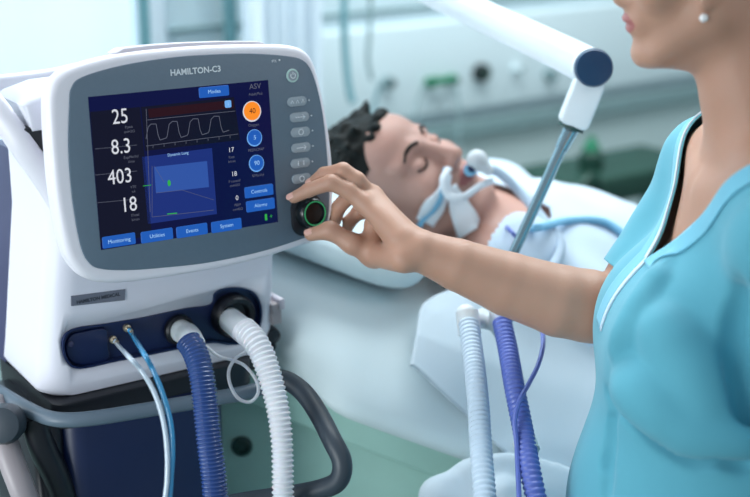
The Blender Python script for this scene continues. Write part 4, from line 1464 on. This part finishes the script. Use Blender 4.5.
c = at(484, 318, 1.93)
mb = MB(); sweep(mb, [b, c], [.0082, .0070], 18); mb.build('rod', 'steel', sa)
mb = MB(); sweep(mb, [b + Vector((0, 0, -.004)), b + (c - b) * .12], [.0115, .0095], 18); mb.build('rod_collar', 'steel', sa)
f2 = Field(tuple(np.array(c) - .09), tuple(np.array(c) + .09), .003)
f2.cap(c, at(470, 322, 1.90), .012, .012, .01).cap(c, at(500, 328, 1.90), .011, .011, .01).cap(at(466, 314, 1.90), at(470, 338, 1.90), .014, .013, .005).cap(at(498, 312, 1.90), at(504, 338, 1.90), .013, .012, .005)
Vv, Ff = f2.mesh(); mb = MB(); mb.add(Vv, Ff.tolist()); mb.build('hose_clamp', 'cuff', sa, angle=90)
# patient hoses hanging from the clamp
t = thing('patient_hose', at(470, 330, 1.89), 'smooth white hose hanging from the clamp below the arm of the nurse', 'hose')
P = cr([at(468, 320, 1.885), at(473, 355, 1.84), at(478, 400, 1.78), at(481, 450, 1.73), at(485, 500, 1.69), at(488, 570, 1.66), at(480, 660, 1.7)], 12)
mb = MB(); corrugated(mb, P, .0135, .007, .0009, 18); mb.build('ribbed_hose', 'gown', t)
mb = MB(); sweep(mb, [at(467, 312, 1.89), at(470, 334, 1.88)], .0155, 18); mb.build('cuff', 'cuff', t)
t = thing('patient_hose', at(504, 330, 1.89), 'blue violet hose hanging beside the white one in front of the blanket', 'hose')
P = cr([at(502, 322, 1.885), at(508, 350, 1.85), at(515, 390, 1.79), at(523, 430, 1.75), at(530, 470, 1.71), at(538, 510, 1.69), at(548, 580, 1.67), at(545, 660, 1.7)], 12)
mb = MB(); corrugated(mb, P, .0128, .007, .0009, 18); mb.build('ribbed_hose', 'softblue', t)
mb = MB(); sweep(mb, [at(524, 441, 1.745), at(528, 452, 1.735)], .0155, 18); mb.build('hose_clip', 'cuff', t)
P = cr([at(542, 325, 1.87), at(543, 345, 1.83), at(538, 365, 1.80), at(528, 385, 1.77), at(520, 400, 1.745), at(515, 420, 1.735), at(517, 450, 1.72), at(520, 520, 1.67)], 8)
mb = MB(); sweep(mb, P, .0032, 8)
tag(mb.build('sensor_line', 'softblue'), 'thin blue violet line curling around the blue violet hose', 'line')

# ------------------------------------------------------------ nurse
NY = 1.56
nur = thing('person', (0.42, NY, 0), 'standing nurse in teal scrubs with a pearl earring, turning the ventilator knob', 'person')
NH = 0.0026
fd = Field((-0.13, 1.24, 0.80), (0.66, 1.86, 1.78), NH)
NHC = Vector((0.364, 1.57, 1.612))
NL, nr_, nu_, nf_ = head_sdf(fd, NHC, (-.16, 0.0, .985), (-.985, 0.05, -.16), .955, female=True)
# neck, trunk
fd.chain([NHC + Vector((.026, 0, -.055)), Vector((.427, NY, 1.45)), Vector((.463, NY, 1.37))], [.052, .051, .058], 0.03)
for sy in (-1, 1):
    fd.chain([Vector((.440, NY, 1.405)), Vector((.438, NY + sy * .10, 1.36)), Vector((.43, NY + sy * .165, 1.335))], [.045, .046, .05], 0.035)
    fd.chain([Vector((.385, NY + sy * .018, 1.352)), Vector((.40, NY + sy * .13, 1.37))], [.008, .009], 0.014)     # collar bones
    fd.ell((.365, NY + sy * .07, 1.165), (.060, .062, .07), None, 0.03)
fd.ell((.440, NY, 1.27), (.088, .15, .12), None, 0.05)
fd.ell((.425, NY, 1.13), (.10, .135, .15), None, 0.05)
fd.ell((.42, NY, .95), (.10, .14, .17), None, 0.05)
# right arm
elb = at(612, 311, 1.80)
fd.chain([Vector((.43, NY + .165, 1.325)), Vector((.385, 1.735, 1.25)), elb + Vector((.012, 0, -.004))], [.054, .050, .045], 0.008)
fd.chain([elb, at(588, 306, 1.80), at(560, 301, 1.795), at(508, 284, 1.79), at(458, 265, 1.78), at(424, 252, 1.775)], [.045, .0470, .0462, .0408, .0333, .0268], 0.003)
W = at(418, 249, 1.772)
# palm
def HP(px, py, w): return MF.at(px, py, w)
mcp = {'i': HP(364, 203, .082), 'm': HP(371, 197, .066), 'r': HP(378, 205, .050), 'l': HP(384, 220, .040)}
for q, (rw, rm) in {'i': (.0165, .0125), 'm': (.0165, .0125), 'r': (.015, .0115), 'l': (.014, .0105)}.items():
    off = {'i': (-4, 4, -.006), 'm': (-2, -2, .0), 'r': (0, 0, .010), 'l': (0, 6, .014)}[q]
    wr_ = W + Vector((off[0] * .001, off[2] * 1.0, -off[1] * .001))
    fd.cap(wr_, mcp[q], rw, rm, 0.014)
fd.chain([mcp['i'], mcp['m'], mcp['r'], mcp['l']], [.0115, .012, .011, .010], 0.008)
fd.cap(at(402, 240, 1.775), mcp['m'], .019, .013, 0.012)
# fingers
fing = {
    'i': ([mcp['i'], HP(349, 191, .070), HP(331, 182.5, .058), HP(309, 190, .034), HP(294, 197.5, .0165)], [.0122, .0108, .0105, .0092, .0078]),
    'm': ([mcp['m'], HP(357, 180, .066), HP(343, 170.5, .056), HP(324, 174, .032), HP(313, 182, .0150)], [.0122, .0108, .0104, .0090, .0076]),
    'r': ([mcp['r'], HP(364, 194, .052), HP(350, 195, .044), HP(339, 207, .028), HP(335, 221, .0150)], [.0122, .0112, .0110, .0096, .0080]),
    'l': ([mcp['l'], HP(372, 210, .040), HP(359, 212, .034), HP(350, 221, .024), HP(346, 232, .0150)], [.0112, .0104, .0100, .0088, .0074]),
}
for q, (pts, rr_) in fing.items(): fd.chain(pts, rr_, 0.0035)
thumb = [at(404, 258, 1.765), HP(374, 254, .072), HP(352, 243.5, .062), HP(330, 230.5, .044), HP(311, 234.5, .028)]
fd.chain(thumb, [.0195, .0165, .0128, .0112, .0088], 0.008)
fd.cap(HP(374, 252, .070), HP(372, 225, .062), .013, .011, 0.016)
fd.cap(HP(384, 222, .040), HP(368, 243, .052), .015, .012, 0.012)
# crease at the inside of the elbow
fd.cap(at(609, 266, 1.770), at(604, 292, 1.751), .0035, .0025, .008, sub=True)
# left arm hanging
fd.chain([Vector((.44, NY - .165, 1.325)), Vector((.53, NY - .24, 1.08)), Vector((.47, NY - .25, .90))], [.050, .042, .027], 0.02)
V, Fc = fd.mesh()
cen = V[Fc].mean(1) - np.array(NHC)
lx, ly, lz = cen @ np.array(nr_) / .93, cen @ np.array(nu_) / .93, cen @ np.array(nf_) / .93
lips = (((lx / .025) ** 2 + ((ly + .0685) / .0125) ** 2) < 1) & (lz > .083)
# left hand, added to the same mesh field at the same resolution below the wrist
f3 = Field((0.40, 1.22, 0.66), (0.56, 1.42, 0.94), NH)
lw = Vector((.47, NY - .25, .90))
f3.cap(lw, lw + Vector((0, 0, -.06)), .027, .026, .01)
f3.cap(lw + Vector((0, 0, -.06)), lw + Vector((-.005, 0, -.12)), .026, .026, .01)
for q in range(4):
    a = lw + Vector((-.027 + q * .018, 0, -.13)); l_ = (.072, .08, .074, .056)[q]
    f3.chain([a, a + Vector((-.002, .008, -l_ * .55)), a + Vector((-.004, .026, -l_))], [.0105, .009, .007], .004)
f3.chain([lw + Vector((-.02, .01, -.07)), lw + Vector((-.045, .02, -.11)), lw + Vector((-.05, .03, -.14))], [.014, .011, .008], .006)
Va, Fa = f3.mesh()
Vall = np.vstack([V, Va]); Fall = np.vstack([Fc, Fa + len(V)])
mi = np.r_[lips.astype(int), np.zeros(len(Fa), int)]
body_mesh('body', Vall, Fall, ['skin', 'lip'], nur, mi)
NB = bvh_of(V, Fc)

# nails
for (tip, prev) in ((fing['i'][0][-1], fing['i'][0][-2]), (fing['m'][0][-1], fing['m'][0][-2]), (thumb[-1], thumb[-2])):
    d = (tip - prev).normalized()
    vw = (CAM - tip).normalized(); o_ = (vw + Vector((0, 0, .7)) - d * (vw + Vector((0, 0, .7))).dot(d)).normalized()
    c = tip + d * .001
    h = NB.ray_cast(c + o_ * .03, -o_)
    if h[0] is None: continue
    mb = MB(); sd = d.cross(o_)
    fr3 = Frame(h[0] - o_ * .0008, sd, d, o_)
    prism(mb, fr3, rrect(-.0042, -.005, .0042, .0065, .0035, 4), -.001, .0012, .0008, 2)
    mb.build('fingernail', 'nail', nur)

# face details
for sx in (-1, 1):
    mb = MB(); pts = [on_face(NB, NL, sx * x, y, nf_, .0005) for x, y in ((.012, .017), (.024, .022), (.036, .022), (.047, .015))]
    sweep(mb, cr(pts, 4), .0028, 8); mb.build('eyebrow', 'hair1', nur)
    mb = MB(); pts = [on_face(NB, NL, sx * x, y, nf_, .0003) for x, y in ((.018, -.006), (.026, -.011), (.035, -.011), (.044, -.005))]
    sweep(mb, cr(pts, 4), .0016, 6); mb.build('eyelashes', 'hair1', nur)
# hair pulled back
fh = Field((0.22, 1.42, 1.42), (0.62, 1.74, 1.80), 0.0035)
Rn = [list(nr_), list(nu_), list(nf_)]
fh.ell(NL(0, .042, -.030), (.080, .086, .102), Rn, 0.01)
fh.ell(NL(0, .02, -.12), (.045, .045, .04), Rn, 0.02)
fh.cap(NL(0, -.02, -.07), NL(0, -.06, -.065), .055, .045, .02)
X = np.stack(np.meshgrid(*[np.arange(fh.n[k]) * fh.h + fh.lo[k] for k in range(3)], indexing='ij'), -1)
fh.d += (np.sin((X[..., 1] - 1.57) * 420 + X[..., 2] * 160 + 3 * np.sin(X[..., 0] * 30)) * 0.0012).astype(np.float32)
V2, F2 = fh.mesh()
cen = V2[F2].mean(1) - np.array(NHC)
lx, ly, lz = cen @ np.array(nr_) / .93, cen @ np.array(nu_) / .93, cen @ np.array(nf_) / .93
keep = (ly > .07 - np.maximum(0, np.abs(lx) - .03) * .7) | (lz < -.034) | ((ly > .03) & (lz < .0)) | ((ly > -.0) & (lz < .02) & (np.abs(lx) > .06) & (ly > .018))
body_mesh('hair', V2, F2[keep], 'hair1', nur)
# earring on the near ear
mb = MB(); ec = at(703, 17.5, 1.49)
h = NB.ray_cast(CAM, (ec - CAM).normalized())
ec = h[0] if h[0] is not None else ec
bm = bmesh.new(); bmesh.ops.create_uvsphere(bm, u_segments=16, v_segments=10, radius=.0048)
mb.add([ec + v.co + Vector((0, -.003, 0)) for v in bm.verts], [[v.index for v in f.verts] for f in bm.faces]); bm.free()
tag(mb.build('earring', 'pearl', nur), 'white pearl earring')

# scrub top
fs_ = Field((0.10, 1.14, 0.62), (0.68, 1.92, 1.48), 0.0042)
for sy in (-1, 1):
    fs_.chain([Vector((.45, NY + sy * .02, 1.405)), Vector((.44, NY + sy * .10, 1.372)), Vector((.43, NY + sy * .17, 1.335))], [.056, .054, .064], 0.04)
    fs_.ell((.352, NY + sy * .062, 1.165), (.078, .078, .09), None, 0.05)
fs_.chain([Vector((.43, NY + .17, 1.33)), Vector((.395, 1.738, 1.24)), Vector((.330, 1.716, 1.165))], [.066, .058, .052], 0.02)
fs_.chain([Vector((.45, NY - .17, 1.33)), Vector((.53, NY - .245, 1.07))], [.066, .070], 0.02)
fs_.ell((.446, NY, 1.27), (.105, .172, .135), None, 0.05)
fs_.ell((.406, NY, 1.12), (.135, .165, .16), None, 0.06)
fs_.ell((.415, NY, .93), (.165, .185, .22), None, 0.06)
fs_.chain([Vector((.415, NY, .95)), Vector((.415, NY, .72))], [.165, .17], 0.05)
# folds
def sp3(px, py, d, push=0.0): return at(px, py, d)
def snap(px, py):
    r_ = ray(px, py).normalized()
    for t_ in np.arange(1.15, 2.0, .002):
        q = CAM + r_ * float(t_)
        i = [int(round((q[k] - float(fs_.lo[k])) / fs_.h)) for k in range(3)]
        if all(0 <= i[k] < fs_.n[k] for k in range(3)) and fs_.d[i[0], i[1], i[2]] < 0: return q, r_
    return None, r_


todo = []
for pts, r0, dep, k_, sub in (([(628, 385), (660, 400), (700, 428), (748, 436)], .024, .006, .03, False),
                     ([(655, 322), (690, 368), (712, 415)], .018, .009, .03, False),
                     ([(607, 397), (632, 416), (660, 437), (694, 456)], .012, .001, .014, True),
                     ([(692, 456), (720, 452), (748, 462)], .007, -.002, .02, True),
                     ([(613, 408), (608, 450), (604, 497)], .006, .001, .008, True),
                     ([(742, 285), (740, 350), (745, 425)], .009, -.002, .022, True),
                     ([(668, 262), (640, 310), (618, 350)], .010, .007, .02, False)):
    Q = []
    for p in cr([np.array(p, dtype=float) for p in pts], 6):
        q, r_ = snap(p[0], p[1])
        if q is not None: Q.append(q + r_ * dep if not sub else q + r_ * dep)
    todo.append((Q, r0, k_, sub))
for Q, r0, k_, sub in todo:
    n_ = len(Q)
    for i in range(n_ - 1):
        e0 = math.sin(math.pi * (i + .5) / n_) ** .4 if not sub else (.5 + .5 * math.sin(math.pi * (i + .5) / n_))
        fs_.cap(Q[i], Q[i + 1], r0 * e0, r0 * e0, k_, sub=sub)
X = np.stack(np.meshgrid(*[np.arange(fs_.n[k]) * fs_.h + fs_.lo[k] for k in range(3)], indexing='ij'), -1).astype(np.float32)
fs_.d += (noise3(X * np.array([1, 1, .45], dtype=np.float32), 22, 21) * 0.0045 + noise3(X * np.array([1.3, .8, .5], dtype=np.float32), 48, 22) * 0.0022).astype(np.float32)
V4, F4 = fs_.mesh()
# cut the V neck, the sleeve ends and the hem with clean planes
me = bpy.data.meshes.new('tmp'); me.from_pydata(V4.tolist(), [], F4.tolist())
bm = bmesh.new(); bm.from_mesh(me)
ZV = 1.258; SL = .92; XV = .262
zc = 1.392


def bis(co, no):
    bmesh.ops.bisect_plane(bm, geom=bm.verts[:] + bm.edges[:] + bm.faces[:], plane_co=co, plane_no=no, dist=1e-6)


def vw_(p): return (p.z - ZV) * SL - abs(p.y - NY) if p.z < 1.5 else 1


for sg in (-1, 1):
    for off in (0.0, 0.010, 0.034):
        # |y-NY| = (z-ZV)*SL + off
        bis((0, NY + sg * off, ZV), Vector((0, sg, -SL)))
LZ = 1.405
bis((0, 0, LZ), (0, 0, 1))
for yy in (-.005, .005, .034): bis((0, NY + yy, 0), (0, 1, 0))
sleeve_c = Vector((.334, 1.721, 1.182)); sleeve_n = (elb - Vector((.43, NY + .165, 1.325))).normalized()
bis(sleeve_c, sleeve_n)
sl2c = Vector((.52, NY - .238, 1.095)); sl2n = Vector((.08, -.075, -.26)).normalized()
bis(sl2c, sl2n)
bis((0, 0, .68), (0, 0, 1))
kill, band, lin = [], [], []
for f in bm.faces:
    c = f.calc_center_median()
    dd = abs(c.y - NY) - (c.z - ZV) * SL
    front = c.x < .43
    k_ = False
    if front and dd < 0 and c.z > ZV: k_ = True
    if c.z > LZ and not front and abs(c.y - NY) < .125: k_ = True
    if (c - sleeve_c).dot(sleeve_n) > 0 and c.y > NY + .08 and c.z > 1.1 and (c - sleeve_c).length < .12: k_ = True
    if (c - sl2c).dot(sl2n) > 0 and c.y < NY - .175 and (c - sl2c).length < .11: k_ = True
    if c.z < .68: k_ = True
    if k_: kill.append(f)
    elif front and c.z <= ZV and c.z > ZV - .085 and -.005 < c.y - NY < .034 and c.x < .36:
        (lin if abs(c.y - NY) < .005 else band).append([tuple(v.co) for v in f.verts] + [tuple(f.normal)])
    elif front and dd < .034 and c.z > ZV:
        (lin if (dd < .010 and c.y > NY) else band).append([tuple(v.co) for v in f.verts] + [tuple(f.normal)])
bmesh.ops.delete(bm, geom=kill, context='FACES')
bmesh.ops.delete(bm, geom=[v for v in bm.verts if not v.link_faces], context='VERTS')
bmesh.ops.triangulate(bm, faces=[f for f in bm.faces if len(f.verts) > 4])
me2 = bpy.data.meshes.new('scrub_top')
bm.to_mesh(me2); bm.free()
me2.transform(Matrix.Translation(-ORI[nur]))
me2.materials.append(M['scrub']); me2.shade_smooth()
so = bpy.data.objects.new('scrub_top', me2); C.objects.link(so); so.parent = nur; ORI[so] = ORI[nur]
md = so.modifiers.new('solid', 'SOLIDIFY'); md.thickness = .0025; md.offset = -1
tag(so, 'loose teal v neck scrub top')


def patch(name, lst, m, off):
    idx = {}; vs = []; ns = []; fs = []
    for rec_ in lst:
        q = []
        for v in rec_[:-1]:
            key = tuple(round(a, 6) for a in v)
            if key not in idx: idx[key] = len(vs); vs.append(Vector(v)); ns.append(Vector((0, 0, 0)))
            ns[idx[key]] += Vector(rec_[-1]); q.append(idx[key])
        fs.append(q)
    mb = MB(); mb.add([v + n_.normalized() * off for v, n_ in zip(vs, ns)], fs)
    o = mb.build(name, m, nur, angle=80)
    md = o.modifiers.new('solid', 'SOLIDIFY'); md.thickness = .002; md.offset = 0
    return o


tag(patch('neckline_band', band, 'scrubband', .0016), 'lighter teal neck band')
tag(patch('neckline_lining', lin, 'lining', .0012), 'pale neckline edge')

# trousers and shoes (below the picture)
ft = Field((0.18, 1.28, 0.05), (0.64, 1.84, 0.92), 0.008)
ft.ell((.42, NY, .86), (.14, .17, .12), None, .05)
for sy in (-1, 1):
    ft.chain([Vector((.42, NY + sy * .085, .83)), Vector((.41, NY + sy * .09, .48)), Vector((.43, NY + sy * .095, .10))], [.095, .075, .068], .03)
V5, F5 = ft.mesh()
o = body_mesh('trousers', V5, F5, 'scrub', nur)
for sy in (-1, 1):
    f6 = Field((0.15, NY + sy * .095 - .08, -0.01), (0.56, NY + sy * .095 + .08, 0.16), .005)
    f6.chain([Vector((.45, NY + sy * .095, .055)), Vector((.36, NY + sy * .10, .048)), Vector((.27, NY + sy * .105, .04))], [.046, .045, .036], .02)
    f6.cap(Vector((.44, NY + sy * .095, .05)), Vector((.43, NY + sy * .095, .12)), .045, .04, .02)
    V6, F6 = f6.mesh(); V6[:, 2] = np.maximum(V6[:, 2], 0.001)
    body_mesh('shoe', V6, F6, 'shoe', nur)
